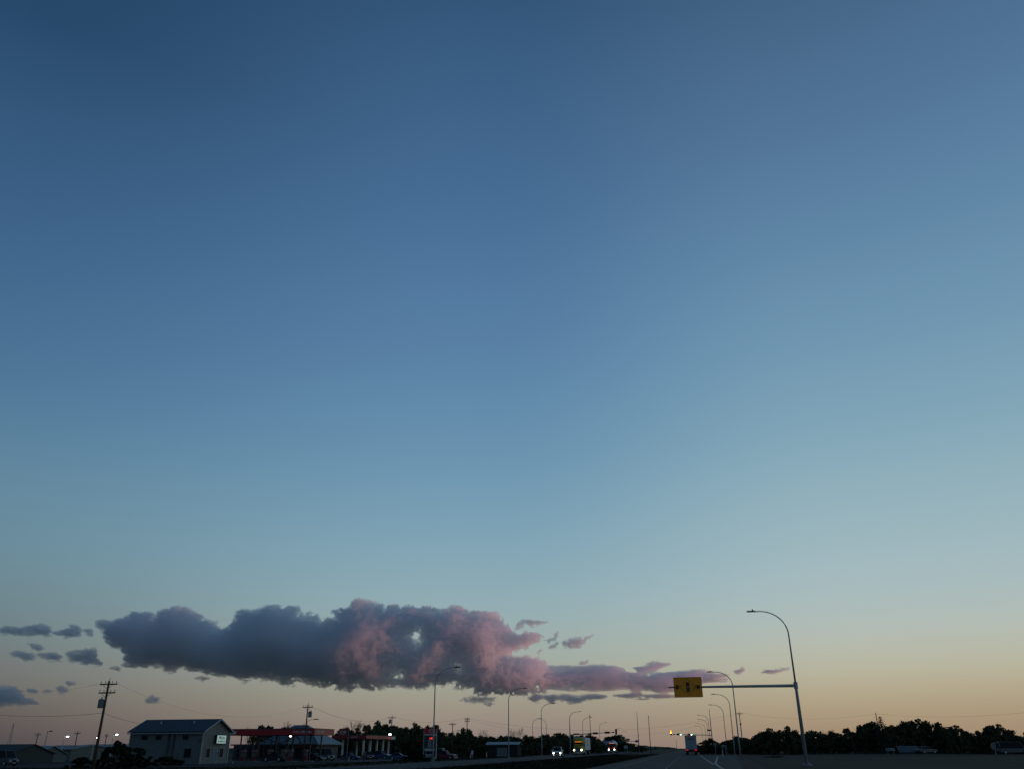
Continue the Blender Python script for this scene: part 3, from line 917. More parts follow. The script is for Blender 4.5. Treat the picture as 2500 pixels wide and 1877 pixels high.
for s in (-.93, .93):
    m = MB(); m.box(s - .13, s + .13, -.22, -.032, -.11, .15); fl = m.build('flasher', M_BLACK, sb, bevel=.02)
    m = MB(); m.tube([(s, -.222, .02), (s, -.235, .02)], .1, 12); m.build('lens', mat('unlit_lens', (.10, .05, .01), .3, vary=.1), fl)
    m = MB(); m.box(s - .05, s + .05, .032, .12, -.25, .25); m.build('bracket', M_GALV, sb)


# ------------------------------------------------------------------ traffic signals
def horizontal_head(parent, x, z, facing, lit=None, name='signal_head'):
    """three lenses side by side; facing -1 = towards the camera"""
    m = MB(); m.box(x - .72, x + .72, -.1, .1, z - .27, z + .27); h = m.build(name, M_BLACK, parent, bevel=.03)
    for k in range(3):
        xx = x - .46 + .46 * k
        c = [(.12, .01, .01), (.12, .07, .01), (.01, .10, .08)][k]
        mm = mat('dim_lens_%d' % k, c, .4, vary=.05)
        on = lit == k
        m = MB(); m.tube([(xx, facing * .1, z), (xx, facing * .13, z)], .17 if not on else .22, 14)
        m.build('lens', mat('lit_green_lens', (.5, 1, .95), .3, emit=4.5, ecolor=(.42, 1.0, .93)) if on else mm, h)
        v = MB(); v.tube([(xx - .17, facing * .1, z + .05), (xx - .17, facing * .32, z + .12)], .02, 5)
        v.add([(xx - .19, facing * .1, z + .06), (xx + .19, facing * .1, z + .06), (xx + .15, facing * .36, z + .2), (xx - .15, facing * .36, z + .2)], [(0, 1, 2, 3)])
        v.build('visor', M_BLACK, h)
    return h


def vertical_head(parent, x, z, facing, lit=False):
    m = MB(); m.box(x - .26, x + .26, -.1, .1, z - .75, z + .75); h = m.build('signal_head', M_BLACK, parent, bevel=.03)
    for k in range(3):
        zz = z + .46 - .46 * k
        on = lit and k < 2
        mm = (mat('lit_amber_lens', (1, .5, .05), .3, emit=4, ecolor=(1.0, .45, .04)) if k else mat('lit_red_lens', (1, .1, .03), .3, emit=4, ecolor=(1.0, .20, .03))) if on else mat('dim_lens_%d' % k, (.1, .03, .01), .4)
        m = MB(); m.tube([(x, facing * .1, zz), (x, facing * .13, zz)], .18 if not on else .23, 14); m.build('lens', mm, h)
    return h


# ours, beyond the white trailer
x, y = place(1742, 280)
z0 = gz(x, y)
zt_ = height(1731, 1730, 280) - z0
zarm = height(1690, 1792.5, 280) - z0
sg = thing('traffic_signal', "traffic signal mast with green lights over our lanes, right verge", 'traffic signal', (x, y, z0))
m = MB(); m.tube([(0, 0, 0), (0, 0, zarm + 1), (0, 0, zt_)], [.19, .14, .07], 10); m.build('pole', M_GALV, sg, smooth=True)
m = MB(); m.tube([(0, 0, zarm - .15), (-6, 0, zarm + .05), (-11.2, 0, zarm + .18)], [.13, .1, .07], 8); arm = m.build('arm', M_GALV, sg, smooth=True)
horizontal_head(sg, -6.6, zarm + .1, -1, 2); horizontal_head(sg, -9.9, zarm + .18, -1, 2)
m = MB(); m.box(-11.8, -11.2, -.08, .08, zarm + .02, zarm + .3); m.build('bracket', M_BLACK, sg)
vertical_head(sg, -12.4, zarm + .65, -1, True)
m = MB(); m.box(-1.3, .0, -.05, .05, zarm + 1.1, zarm + 1.5); m.build('street_name_sign', M_DARKMETAL, sg)
m = MB(); m.box(-.35, .35, -.35, .35, -.1, .3, .04); m.build('base', M_CONC, sg)

# on the oncoming side, seen from behind
x, y = place(1393, 253)
z0 = gz(x, y)
zt_ = 11.2
zarm = height(1440, 1790, 253) - z0
sg = thing('traffic_signal', "traffic signal mast arm seen from behind, reaching over the yellow truck", 'traffic signal', (x, y, z0))
pts = [(0, 0, 0), (0, 0, zarm), (0, 0, zt_ - 1.9)]; rad = [.2, .15, .08]
for k in range(1, 11):
    a = k / 10 * math.pi / 2
    pts.append((2.3 * (1 - math.cos(a)), 0, zt_ - 1.9 + 1.9 * math.sin(a))); rad.append(.08 - .03 * k / 10)
pts.append((2.8, 0, zt_)); rad.append(.05)
m = MB(); m.tube(pts, rad, 10); m.build('pole', M_GALV, sg, smooth=True)
m = MB(); m.box(2.7, 3.4, -.13, .13, zt_ - .03, zt_ + .09); m.build('lamp_head', M_DARKMETAL, sg)
m = MB(); m.tube([(0, 0, zarm - .25), (6, 0, zarm + .05), (12.2, 0, zarm + .35)], [.16, .12, .07], 8); m.build('arm', M_GALV, sg, smooth=True)
horizontal_head(sg, 7.3, zarm + .12, 1); horizontal_head(sg, 10.7, zarm + .28, 1)
m = MB(); m.box(12.0, 12.7, -.08, .08, zarm + .2, zarm + .5); m.build('bracket', M_BLACK, sg)
vertical_head(sg, 13.25, zarm + .5, 1)
m = MB(); m.box(1.0, 2.6, -.05, .05, zarm - .3, zarm + .15); m.build('street_name_sign', M_DARKMETAL, sg)
m = MB(); m.box(-.35, .35, -.35, .35, -.1, .3, .04); m.build('base', M_CONC, sg)

# mast on the far side of the crossing with a blue name sign
x, y = place(1561, 318)
z0 = gz(x, y)
zt_ = height(1557, 1736, 318) - z0
za_ = height(1550, 1808, 318) - z0
sg = thing('traffic_signal', "slender signal mast with a small blue sign on the median", 'traffic signal', (x, y, z0))
m = MB(); m.tube([(0, 0, 0), (0, 0, 5), (0, 0, zt_)], [.17, .14, .07], 10); m.build('pole', M_GALV, sg, smooth=True)
m = MB(); m.tube([(0, 0, za_ - .1), (-6, 0, za_ + .1)], [.11, .07], 8); m.build('arm', M_GALV, sg)
m = MB(); m.box(-1.2, .15, -.14, -.08, za_ - .38, za_ + .36); m.build('name_sign', mat('blue_sign', (.03, .06, .22), .5, vary=.1), sg)
m = MB(); m.box(-.2, .2, -.5, -.1, 1.0, 3.0); m.build('control_box', M_DARKMETAL, sg)
m = MB(); m.box(-.35, .35, -.35, .35, -.1, .3, .04); m.build('base', M_CONC, sg)


# ------------------------------------------------------------------ utility poles and wires
def utility_pole(px_b, dist, top_px, top_py, arms, label, transformer=0, lamp=0, lean=True, r=.16, armrot=0.0, group=None):
    x, y = place(px_b, dist, 1850)
    z0 = gz(x, y)
    h = height(top_px, top_py, dist) - z0
    t = thing('utility_pole', label, 'utility pole', (x, y, z0), armrot, group)
    m = MB(); m.tube([(0, 0, -.2), (0, 0, h)], [r, r * .62], 10); m.build('pole', M_WOOD, t, smooth=True)
    for dz, half in arms:
        a = MB(); a.box(-half, half, -.07, .07, h - dz - .07, h - dz + .07); ao = a.build('crossarm', M_WOOD, t)
        for s in (-1, -.45, .45, 1):
            i_ = MB(); xx = s * (half - .1)
            i_.tube([(xx, 0, h - dz + .07), (xx, 0, h - dz + .2), (xx, 0, h - dz + .24), (xx, 0, h - dz + .34)], [.025, .025, .07, .05], 8); i_.build('insulator', M_GALV, ao)
        b_ = MB(); b_.tube([(-half * .6, -.08, h - dz - .05), (0, -.1, h - dz - .6)], .025, 5); b_.tube([(half * .6, -.08, h - dz - .05), (0, -.1, h - dz - .6)], .025, 5); b_.build('brace', M_GALV, ao)
    i_ = MB(); i_.tube([(.05, 0, h), (.09, 0, h + .35)], [.03, .04], 6); i_.build('top_pin', M_GALV, t)
    if transformer:
        sgn = 1 if transformer > 0 else -1
        zz = h - abs(transformer)
        tr = MB(); tr.tube([(sgn * .55, 0, zz - .5), (sgn * .55, 0, zz - .45), (sgn * .55, 0, zz + .42), (sgn * .55, 0, zz + .5)], [.3, .33, .33, .24], 14); tro = tr.build('transformer', mat('transformer_grey', (.12, .16, .19), .5, vary=.1), t, smooth=False)
        bu = MB(); bu.tube([(sgn * .45, -.08, zz + .5), (sgn * .45, -.08, zz + .75)], [.05, .04], 8); bu.tube([(sgn * .65, .08, zz + .5), (sgn * .65, .08, zz + .75)], [.05, .04], 8); bu.build('bushing', M_GALV, tro)
        k_ = MB(); k_.box(min(0, sgn * .3), max(0, sgn * .3), -.05, .05, zz + .2, zz + .3); k_.build('bracket', M_GALV, tro)
    if lamp:
        zz = h - lamp
        l = MB(); l.tube([(0, 0, zz - .3), (.7, 0, zz + .05), (1.5, 0, zz + .12)], .04, 6); lo = l.build('lamp_arm', M_GALV, t, smooth=True)
        l = MB(); l.loft([[(1.4 + dx, -w, zz + .05), (1.4 + dx, w, zz + .05), (1.4 + dx, w * .7, zz + .2), (1.4 + dx, -w * .7, zz + .2)] for dx, w in ((0, .07), (.25, .15), (.7, .13), (.85, .05))]); l.build('lamp_head', M_DARKMETAL, lo)
    return t, x, y, z0, h


PA = utility_pole(231, 115, 269, 1661, [(.38, 1.15), (1.35, 1.1)], "leaning brown utility pole with two crossarms and a transformer, left foreground", -2.55, 0, r=.19)
PC = utility_pole(740, 160, 744, 1719, [(.42, .95)], "utility pole with one crossarm and a lamp arm, in front of the red canopy", 1.6, 2.55, r=.15)
PD = utility_pole(952, 245, 954, 1746, [(.5, 1.15)], "utility pole with a transformer among the trees, right of the second canopy", -1.5, 0, r=.16)
PE = utility_pole(1103, 238, 1103, 1763, [(.4, .95)], "short utility pole with one crossarm just right of the price pylon", 0, 2.1, r=.14)
PF = utility_pole(1139, 250, 1139, 1751, [(.35, .75), (.9, .8)], "utility pole with two short crossarms rising from the tree belt", 0, 0, r=.15)
PG = utility_pole(1817, 290, 1804, 1738, [(.35, 1.1)], "utility pole with a single crossarm right of the right-verge lamps", 0, 0, r=.17)
PH = utility_pole(2157, 262, 2153, 1739, [(.4, .3)], "utility pole poking out beside the pointed spruce", 0, 0, r=.15, armrot=R(80))
PI_ = utility_pole(1444, 345, 1441, 1745, [(.4, 1.0)], "thin pole seen edge-on above the yellow truck's trailer", 0, 0, r=.15, armrot=R(86))
PJ = utility_pole(1590, 400, 1583, 1746, [(.5, 1.0), (2.6, .7)], "lone thin utility pole on the open verge left of the amber signal", 0, 0, r=.17, armrot=R(86))
PK = utility_pole(1654, 900, 1653, 1804, [(.6, 1.0)], "distant small utility pole directly left of the white trailer", 0, 0, r=.2, armrot=R(80))
PL = utility_pole(177, 250, 180, 1784, [(.5, .9)], "short utility pole between the lit yard lamps on the far left", 0, 0, r=.15)
PM = utility_pole(80, 250, 84, 1787, [(.5, .8)], "thin utility pole by the unlit yard lamp on the far left", 0, 0, r=.13, armrot=R(70))
PN = utility_pole(250, 270, 252, 1791, [(.4, .6)], "thin utility pole left of the grey shop, beside a lit lamp", 0, 0, r=.13, armrot=R(70))


def wire(a, b, sag, name_label, n=16, r=.028):
    m = MB()
    a, b = Vector(a), Vector(b)
    pts = []
    for i in range(n + 1):
        u = i / n
        p = a.lerp(b, u); p.z -= sag * 4 * u * (1 - u)
        pts.append(p)
    m.tube(pts, r, 4, False)
    return tag(m.build('overhead_wire', M_WIRE), name_label, 'wire', 'overhead wires')


def top(P, dz=.0, dx=0.0):
    return (P[1] + dx, P[2], P[3] + P[4] - dz)


wire(top(PF, .0, -.6), top(PG, .1), 4.2, "overhead wire sagging across the highway from tree belt to right verge", 24, .02)
wire(top(PF, .6, .6), top(PG, .3, 1.0), 5.6, "lower overhead wire crossing the highway behind the lamps", 24, .014)
wire(top(PG, .1, .9), top(PH, .2), 1.6, "overhead wire from the right verge pole to the spruce", 16, .018)
xx, yy = place(2620, 215)
wire(top(PH, .2), (xx, yy, height(2620, 1727, 215)), 1.2, "overhead wire from the spruce out of the photo's right edge", 16, .018)
wire(top(PD, .5, 1.0), top(PF, .0, -.6), 1.2, "overhead wire over the tree belt, left of the tall lamp", 12, .02)
wire(top(PC, .4, .9), top(PD, .5, -1.0), 1.6, "overhead wire between the canopy pole and the tree-belt pole", 14, .02)
wire(top(PA, .3, 1.1), top(PC, .4, -.9), 2.6, "overhead wire from the foreground utility pole over the shop roof", 18, .009)
xx, yy = place(-120, 130)
wire((xx, yy, height(-120, 1664, 130)), top(PA, .3, -1.1), 1.0, "upper overhead wire leaving the photo's left edge", 14, .010)
wire((xx, yy, height(-120, 1734, 130)), top(PA, 3.6), .5, "lower overhead cable leaving the photo's left edge", 14, .02)
x0, y0 = place(400, 152)
wire(top(PA, 3.6), (x0, y0 + 2.2, height(400, 1762, 152)), .7, "service cable from the foreground pole to the shop roof", 12, .018)
wire((PC[1] + .1, PC[2], PC[3] + PC[4] - 2.9), (xa - 1.0, ya + .5, za + .16), .35, "service cable from the canopy pole down to the canopy corner", 10, .02)


# yard lamps on the far left
def yard_lamp(px, dist, py, lit, label):
    x, y = place(px, dist)
    z = gz(x, y)
    h = height(px, py, dist) - z
    t = thing('yard_lamp', label, 'yard lamp', (x, y, z), 0, 'yard lamps on the far left')
    m = MB(); m.tube([(0, 0, 0), (0, 0, h)], [.09, .07], 8); m.build('pole', M_GALV, t)
    m = MB(); m.tube([(0, 0, h - .05), (.55, 0, h + .02)], .035, 6); m.build('arm', M_GALV, t)
    m = MB(); m.box(.4, 1.05, -.16, .16, h - .06, h + .12, .02); hd = m.build('lamp_head', M_DARKMETAL, t)
    if lit:
        m = MB(); m.tube([(.82, 0, h - .28), (.82, 0, h - .16), (.82, 0, h - .07)], [.12, .3, .26], 12); m.build('lens', M_LAMPWHITE, hd)
    return t


yard_lamp(149, 232, 1795, True, "lit yard lamp right of the unlit pole, above the greenish warehouse")
yard_lamp(224, 240, 1798, True, "lit yard lamp nearest the foreground utility pole, left of it")
yard_lamp(269, 225, 1790, True, "lit yard lamp nearest the grey shop, highest of the lit three")
yard_lamp(105, 200, 1784, False, "unlit tall yard lamp with a flat head, far left")


# lattice tower at the far left edge
x, y = place(17, 420)
z = gz(x, y)
ht = height(27, 1764, 420) - z
t = thing('lattice_tower', "faint lattice mast at the photo's far left edge", 'tower', (x, y, z))
for a in range(3):
    c, s = math.cos(a * 2.094), math.sin(a * 2.094)
    m = MB(); m.tube([(1.1 * c, 1.1 * s, 0), (.15 * c, .15 * s, ht)], .06, 5); m.build('leg', M_GALV, t)
for k in range(12):
    u0, u1 = k / 12, (k + 1) / 12
    m = MB()
    for a in range(3):
        c, s = math.cos(a * 2.094), math.sin(a * 2.094); c2, s2 = math.cos((a + 1) * 2.094), math.sin((a + 1) * 2.094)
        r0, r1 = 1.1 + (.15 - 1.1) * u0, 1.1 + (.15 - 1.1) * u1
        m.tube([(r0 * c, r0 * s, ht * u0), (r1 * c2, r1 * s2, ht * u1)], .03, 4)
    m.build('lattice_brace', M_GALV, t)

# red-topped siren post next to the right-verge utility pole
x, y = place(1816, 275)
z = gz(x, y); h = height(1812, 1764, 275) - z
t = thing('siren_post', "post with a small red lamp housing beside the right-verge utility pole", 'post', (x, y, z))
m = MB(); m.tube([(0, 0, 0), (0, 0, h - .5)], [.16, .12], 8); m.build('post', M_GALV, t)
m = MB(); m.tube([(0, 0, h - .55), (0, 0, h - .35), (0, 0, h)], [.16, .28, .26], 10); m.build('housing', mat('faded_red', (.4, .10, .09), .5, vary=.1), t)
for k in range(3):
    m = MB(); m.box(-.3, .3, -.06, .06, h - 1.5 - k * .6, h - 1.42 - k * .6); m.build('rung', M_GALV, t)

# ------------------------------------------------------------------ vehicles
def face_patch(quad, inset, off):
    p = [Vector(q) for q in quad]
    c = sum(p, Vector()) / 4
    nrm = (p[1] - p[0]).cross(p[3] - p[0]).normalized()
    return [tuple(q + (c - q).normalized() * inset + nrm * off) for q in p]


def wheel(parent, x, y, r, w):
    m = MB(); m.tube([(x - w / 2, y, r), (x - w / 2 + .02, y, r), (x + w / 2 - .02, y, r), (x + w / 2, y, r)], [r * .93, r, r, r * .93], 16)
    t = m.build('wheel', M_BLACK, parent)
    s = 1 if x > 0 else -1
    m = MB(); m.tube([(x + s * (w / 2 + .002), y, r), (x + s * (w / 2 + .012), y, r)], r * .6, 12); m.build('rim', M_GALV, t)
    return t


def car(name, label, paint, loc, rz=0.0, style='sedan', lights=None, group=None):
    """front towards local -Y"""
    t = thing(name, label, {'pickup': 'pickup', 'van': 'van'}.get(style, 'car'), loc, rz, group)
    S = {'sedan': dict(L=4.7, w=.91, belt=.92, hood=.86, top=1.44, cab=(-.85, -.15, 1.05, 1.75)),
         'suv': dict(L=4.7, w=.94, belt=1.05, hood=1.0, top=1.72, cab=(-1.05, -.45, 1.75, 2.2)),
         'pickup': dict(L=5.7, w=.99, belt=1.15, hood=1.12, top=1.88, cab=(-1.15, -.5, .95, 1.2)),
         'van': dict(L=5.6, w=1.0, belt=1.15, hood=1.15, top=2.3, cab=(-2.1, -1.3, 2.6, 2.75))}[style]
    L, w, bz, hz, tz = S['L'], S['w'], S['belt'], S['hood'], S['top']

    def ring(y, zl, zt, ww):
        return [(-ww * .9, y, zl), (-ww, y, zl + .18), (-ww, y, zt - .14), (-ww * .88, y, zt), (ww * .88, y, zt), (ww, y, zt - .14), (ww, y, zl + .18), (ww * .9, y, zl)]
    h = L / 2
    c0, c1, c2, c3 = S['cab']
    rear = bz if style != 'pickup' else bz - .02
    m = MB(); m.loft([ring(-h, .38, hz * .74, w * .82), ring(-h + .12, .28, hz * .84, w * .94), ring(-h + .6, .24, hz * .95, w), ring(c0, .22, bz, w), ring(c3, .22, rear, w), ring(h - .35, .26, rear * .98, w), ring(h - .05, .34, rear * .9, w * .93), ring(h, .42, rear * .8, w * .84)])
    body = m.build('body', paint, t, smooth=False, bevel=.03)
    b_ = [(-w * .93, c0, bz - .03), (w * .93, c0, bz - .03), (w * .93, c3, rear - .03), (-w * .93, c3, rear - .03)]
    u_ = [(-w * .74, c1, tz), (w * .74, c1, tz), (w * .74, c2, tz), (-w * .74, c2, tz)]
    m = MB(); m.add(b_ + u_, [(3, 2, 1, 0), (4, 5, 6, 7), (0, 1, 5, 4), (1, 2, 6, 5), (2, 3, 7, 6), (3, 0, 4, 7)])
    cabin = m.build('cabin', paint, t, bevel=.05)
    for nm, q in (('windshield', (b_[0], b_[1], u_[1], u_[0])), ('side_window', (b_[1], b_[2], u_[2], u_[1])), ('rear_window', (b_[2], b_[3], u_[3], u_[2])), ('side_window', (b_[3], b_[0], u_[0], u_[3]))):
        mm = MB(); mm.add(face_patch(q, .1, .012), [(0, 1, 2, 3)]); mm.build(nm, M_GLASSDARK, cabin)
    if style == 'pickup':
        m = MB(); m.box(-w * .82, w * .82, c3 + .08, h - .12, rear - .02, rear + .012); m.build('bed', M_BLACK, body)
    for s in (-1, 1):
        for yy in (-h + .9, h - 1.0):
            wheel(t, s * (w - .1), yy, .35 if style in ('sedan',) else .4, .24)
        hm = MB(); hm.box(s * w * .62 - .2, s * w * .62 + .2, -h - .015, -h + .25, hz * .58, hz * .78)
        hl = hm.build('headlight', mat('clear_lens', (.35, .37, .38), .2, vary=.05), t)
        if lights:
            g = MB(); g.tube([(s * w * .66, -h - .03, hz * .68), (s * w * .66, -h - .02, hz * .68)], .125, 12); g.build('beam_lens', lights, hl)
            g = MB(); g.tube([(s * w * .62, -h - .03, hz * .36), (s * w * .62, -h - .02, hz * .36)], .065, 12); g.build('fog_lamp', lights, t)
        tl = MB(); tl.box(s * w * .75 - .14, s * w * .75 + .14, h - .1, h + .012, rear * .62, rear * .82); tl.build('tail_light', mat('red_lens', (.2, .01, .01), .3, vary=.05), t)
        mr = MB(); mr.box(min(s * w, s * (w + .2)), max(s * w, s * (w + .2)), c0 + .28, c0 + .42, bz + .02, bz + .17); mr.build('mirror', paint, t)
    g = MB(); g.box(-w * .4, w * .4, -h - .02, -h + .1, hz * .48, hz * .74); g.build('grille', M_BLACK, t)
    g = MB(); g.box(-w * .86, w * .86, -h - .06, -h + .1, .32, .46); g.build('bumper', M_BLACK if style != 'pickup' else M_GALV, t)
    g = MB(); g.box(-.26, .26, -h - .075, -h - .062, .4, .54); g.build('licence_plate', M_WHITE, t)
    return t


P_WHITE = mat('white_car_paint', (.30, .33, .35), .3, .0, vary=.05)
P_SILVER = mat('silver_car_paint', (.07, .083, .095), .4, .2, vary=.05)
P_BLUE = mat('blue_car_paint', (.03, .06, .15), .3, .2, vary=.08)
P_DARK = mat('dark_car_paint', (.02, .024, .03), .3, .2, vary=.08)
P_MAROON = mat('maroon_car_paint', (.12, .02, .03), .35, .2, vary=.08)

x, y = place(1361, 165)
car('oncoming_car', "white oncoming car with four bright front lights, left of the yellow truck", mat('bright_white_car_paint', (.62, .65, .66), .3, vary=.04), (x, y, .04), R(6), 'suv', M_HEAD)
x, y = place(1557.5, 430)
car('oncoming_car', "distant oncoming car with one visible headlight beside the thin signal mast", P_DARK, (x, y, .04), R(2), 'sedan', M_HEAD)
for px, d, st_y, paint, lab, rz in ((770, 178, 'sedan', P_DARK, "dark car parked at the right end of the long canopy", 70), (789, 182, 'van', P_SILVER, "pale grey van parked by the hip-roofed store's corner", 60),
                                  (855, 210, 'sedan', P_BLUE, "dark blue car left of the white canopy columns", 80), (899, 214, 'suv', P_DARK, "black SUV with pale bumper in front of the white columns", 35),
                                  (929, 222, 'pickup', P_BLUE, "blue pickup at the right end of the second canopy", 75), (974, 205, 'sedan', P_BLUE, "blue car parked by the dark bushes, right of the second canopy", 100),
                                  (1069, 205, 'van', P_WHITE, "white van parked right of the price pylon", 85), (1085, 200, 'pickup', P_MAROON, "maroon pickup parked right of the white van", 80),
                                  (1769, 285, 'pickup', P_SILVER, "silver pickup on the right verge near the small white signs", 100),
                                  (2474, 205, 'van', P_SILVER, "pale van at the photo's right edge", 95), (2262, 212, 'sedan', P_SILVER, "silver car beside the lean-to under the right-hand trees", 120),
                                  (8, 165, 'van', P_SILVER, "pale blue-grey van at the photo's left edge", 80), (672, 176, 'suv', P_DARK, "dark SUV parked among the pumps of the long canopy", 85)):
    x, y = place(px, d)
    car('parked_car' if st_y not in ('van', 'pickup') else 'parked_' + st_y, lab, paint, (x, y, gz(x, y) + .03), R(rz), st_y, None, 'parked vehicles')


def truck_wheels(t, y, r=.52, dual=True):
    for s in (-1, 1):
        wheel(t, s * 1.02, y, r, .5 if dual else .3)


def conventional_tractor(t, paint, marker, lamp, sleeper=True, H=3.95):
    """tractor with its bumper at local y=0, cab behind; front towards -Y"""
    def ring(y, w, z0, z1, rnd=.12):
        return [(-w + rnd, y, z0), (-w, y, z0 + rnd), (-w, y, z1 - rnd), (-w + rnd * 1.4, y, z1), (w - rnd * 1.4, y, z1), (w, y, z1 - rnd), (w, y, z0 + rnd), (w - rnd, y, z0)]
    m = MB(); m.loft([ring(.12, .82, .75, 1.75), ring(.35, .95, .6, 1.95), ring(1.9, 1.05, .6, 2.1)]); hood = m.build('hood', paint, t, bevel=.03)
    m = MB(); m.box(-.55, .55, .06, .16, .8, 1.75); g = m.build('grille', M_BLACK, hood)
    for k in range(6):
        q = MB(); q.box(-.5, .5, .03, .058, .88 + k * .14, .93 + k * .14); q.build('grille_bar', M_GALV, g)
    m = MB(); m.loft([ring(1.92, 1.12, .7, 2.3), ring(2.45, 1.18, .7, 3.0), ring(3.3, 1.22, .7, 3.1)]); cab = m.build('cab', paint, t, bevel=.03)
    ws = [(-1.05, 1.93, 2.12), (1.05, 1.93, 2.12), (1.0, 2.36, 2.92), (-1.0, 2.36, 2.92)]
    m = MB(); m.add([tuple(Vector(p) + Vector((0, -.06, .02))) for p in ws], [(0, 1, 2, 3)]); m.build('windshield', M_GLASSDARK, cab)
    for s in (-1, 1):
        m = MB(); m.add([(s * 1.235, 2.45, 2.1), (s * 1.235, 3.15, 2.1), (s * 1.235, 3.1, 2.75), (s * 1.235, 2.6, 2.75)], [(0, 1, 2, 3)]); m.build('side_window', M_GLASSDARK, cab)
    m = MB(); m.box(-1.12, 1.12, 1.95, 2.3, 2.93, 3.05); vis = m.build('sun_visor', paint, t)
    for k in range(5):
        xx = -.7 + k * .35
        q = MB(); q.box(xx - .13, xx + .13, 1.92, 1.948, 2.92, 3.06); q.build('marker_light', marker, vis)
    if sleeper:
        m = MB(); m.loft([ring(2.3, 1.05, 2.9, 3.3), ring(2.9, 1.18, 2.7, H - .12), ring(3.5, 1.22, .7, H), ring(5.1, 1.22, .7, H)]); m.build('sleeper', paint, t, bevel=.04)
    for s in (-1, 1):
        m = MB(); m.box(s * .98 - .2, s * .98 + .2, .1, 1.25, .55, 1.25, .06); f = m.build('fender', paint, t, bevel=.05)
        m = MB(); m.box(s * .93 - .2, s * .93 + .2, .07, .14, .98, 1.25); hl = m.build('headlight', mat('clear_lens', (.35, .37, .38)), t)
        m = MB(); m.tube([(s * .93, .055, 1.1), (s * .93, .065, 1.1)], .19, 14); m.build('beam_lens', lamp, hl)
        m = MB(); m.tube([(s * 1.42, 2.3, 1.9), (s * 1.42, 2.3, 2.8)], [.11, .11], 8); mi = m.build('mirror', M_BLACK, t)
        m = MB(); m.tube([(s * 1.2, 2.4, 2.7), (s * 1.42, 2.3, 2.7)], .025, 5); m.build('mirror_arm', M_GALV, mi)
        m = MB(); m.tube([(s * 1.32, 3.4, 1.0), (s * 1.32, 3.4, H + .15)], .08, 8); m.build('exhaust_stack', M_GALV, t)
        m = MB(); m.tube([(s * 1.0, 2.5, .75), (s * 1.0, 4.2, .75)], .3, 12); m.build('fuel_tank', M_ALU, t)
        wheel(t, s * 1.02, .85, .5, .3)
    m = MB(); m.box(-1.2, 1.2, 0, .16, .3, .72, .02); m.build('bumper', M_GALV, t, bevel=.03)
    m = MB(); m.box(-.5, .5, 1.5, 7.2, .55, .85); m.build('frame', M_BLACK, t)
    truck_wheels(t, 5.6); truck_wheels(t, 6.9)


# yellow-green truck with a white box trailer
x, y = place(1411, 223)
t = thing('semi_truck', "yellow-green tractor pulling a white box trailer, headlights on", 'truck', (x, y, .04), R(1))
P_YG = mat('yellow_green_paint', (.30, .30, .02), .35, vary=.08)
conventional_tractor(t, P_YG, M_AMBER, M_HEADWARM, True, 4.0)
m = MB(); m.box(-1.3, 1.3, 6.0, 20.5, 1.1, 4.05); tr = m.build('trailer', mat('white_trailer', (.52, .55, .58), .5, vary=.06, scale=.8), t, bevel=.03)
for k in range(14):
    q = MB(); q.box(1.302, 1.315, 6.3 + k * 1.02, 6.34 + k * 1.02, 1.2, 3.95); q.build('trailer_rib', mat('white_trailer', (.5, .5, .5)), tr)
m = MB(); m.box(1.317, 1.325, 10.2, 14.0, 2.1, 2.35); m.build('trailer_mark', M_DARKMETAL, tr)
m = MB(); m.prism([(12.1, 2.55), (12.5, 2.55), (12.75, 3.0), (12.3, 3.5), (11.85, 3.0)], 'x', 1.317, 1.325); m.build('trailer_mark', M_DARKMETAL, tr)
m = MB(); m.box(-1.2, 1.2, 9.0, 19.6, .95, 1.1); m.build('trailer_frame', M_BLACK, tr)
truck_wheels(t, 17.2); truck_wheels(t, 18.6)
for s in (-1, 1):
    m = MB(); m.box(s * 1.0 - .06, s * 1.0 + .06, 10.5, 10.65, .1, 1.0); m.build('landing_leg', M_GALV, t)

# tanker
x, y = place(1493.5, 297)
t = thing('tanker_truck', "dark tractor with a silver tank trailer and a glowing amber row above its cab", 'truck', (x, y, .04), R(1.5))
conventional_tractor(t, mat('dark_truck_paint', (.03, .035, .06), .35, .2, vary=.08), M_AMBER, M_HEAD, False, 3.4)
secs = []
for yy, k in ((4.6, .5), (4.8, .85), (5.2, 1.0), (15.5, 1.0), (15.9, .85), (16.1, .5)):
    secs.append([(1.24 * k * math.cos(a), yy, 2.75 + 1.12 * k * math.sin(a)) for a in np.linspace(0, 2 * math.pi, 22)[:-1]])
m = MB(); m.loft(secs); tk = m.build('tank', mat('polished_tank', (.62, .66, .72), .32, .75, vary=.05), t, smooth=True)
for yy in (7, 9.2, 11.4, 13.6):
    q = MB(); q.tube([(0, yy, 3.8), (0, yy, 4.02)], [.32, .28], 12); q.build('hatch', M_ALU, tk)
    q = MB(); q.tube([(1.27 * math.cos(a), yy + 1.1, 2.75 + 1.15 * math.sin(a)) for a in np.linspace(0, math.pi, 12)], .04, 5); q.build('tank_band', M_ALU, tk)
q = MB(); q.box(-.6, .6, 5.0, 15.5, 3.86, 3.9); q.build('walkway', M_GALV, tk)
m = MB(); m.box(-.5, .5, 7.0, 15.8, 1.0, 1.75); m.build('frame', M_BLACK, t)
truck_wheels(t, 13.4); truck_wheels(t, 14.8)
for s in (-.75, .75):
    m = MB(); m.box(s * 1.1 - .16, s * 1.1 + .16, .05, .1, 1.42, 1.7); m.build('marker_light', mat('lit_red_amber', (1, .12, .03), .4, emit=1.3, ecolor=(1, .10, .02)), t)

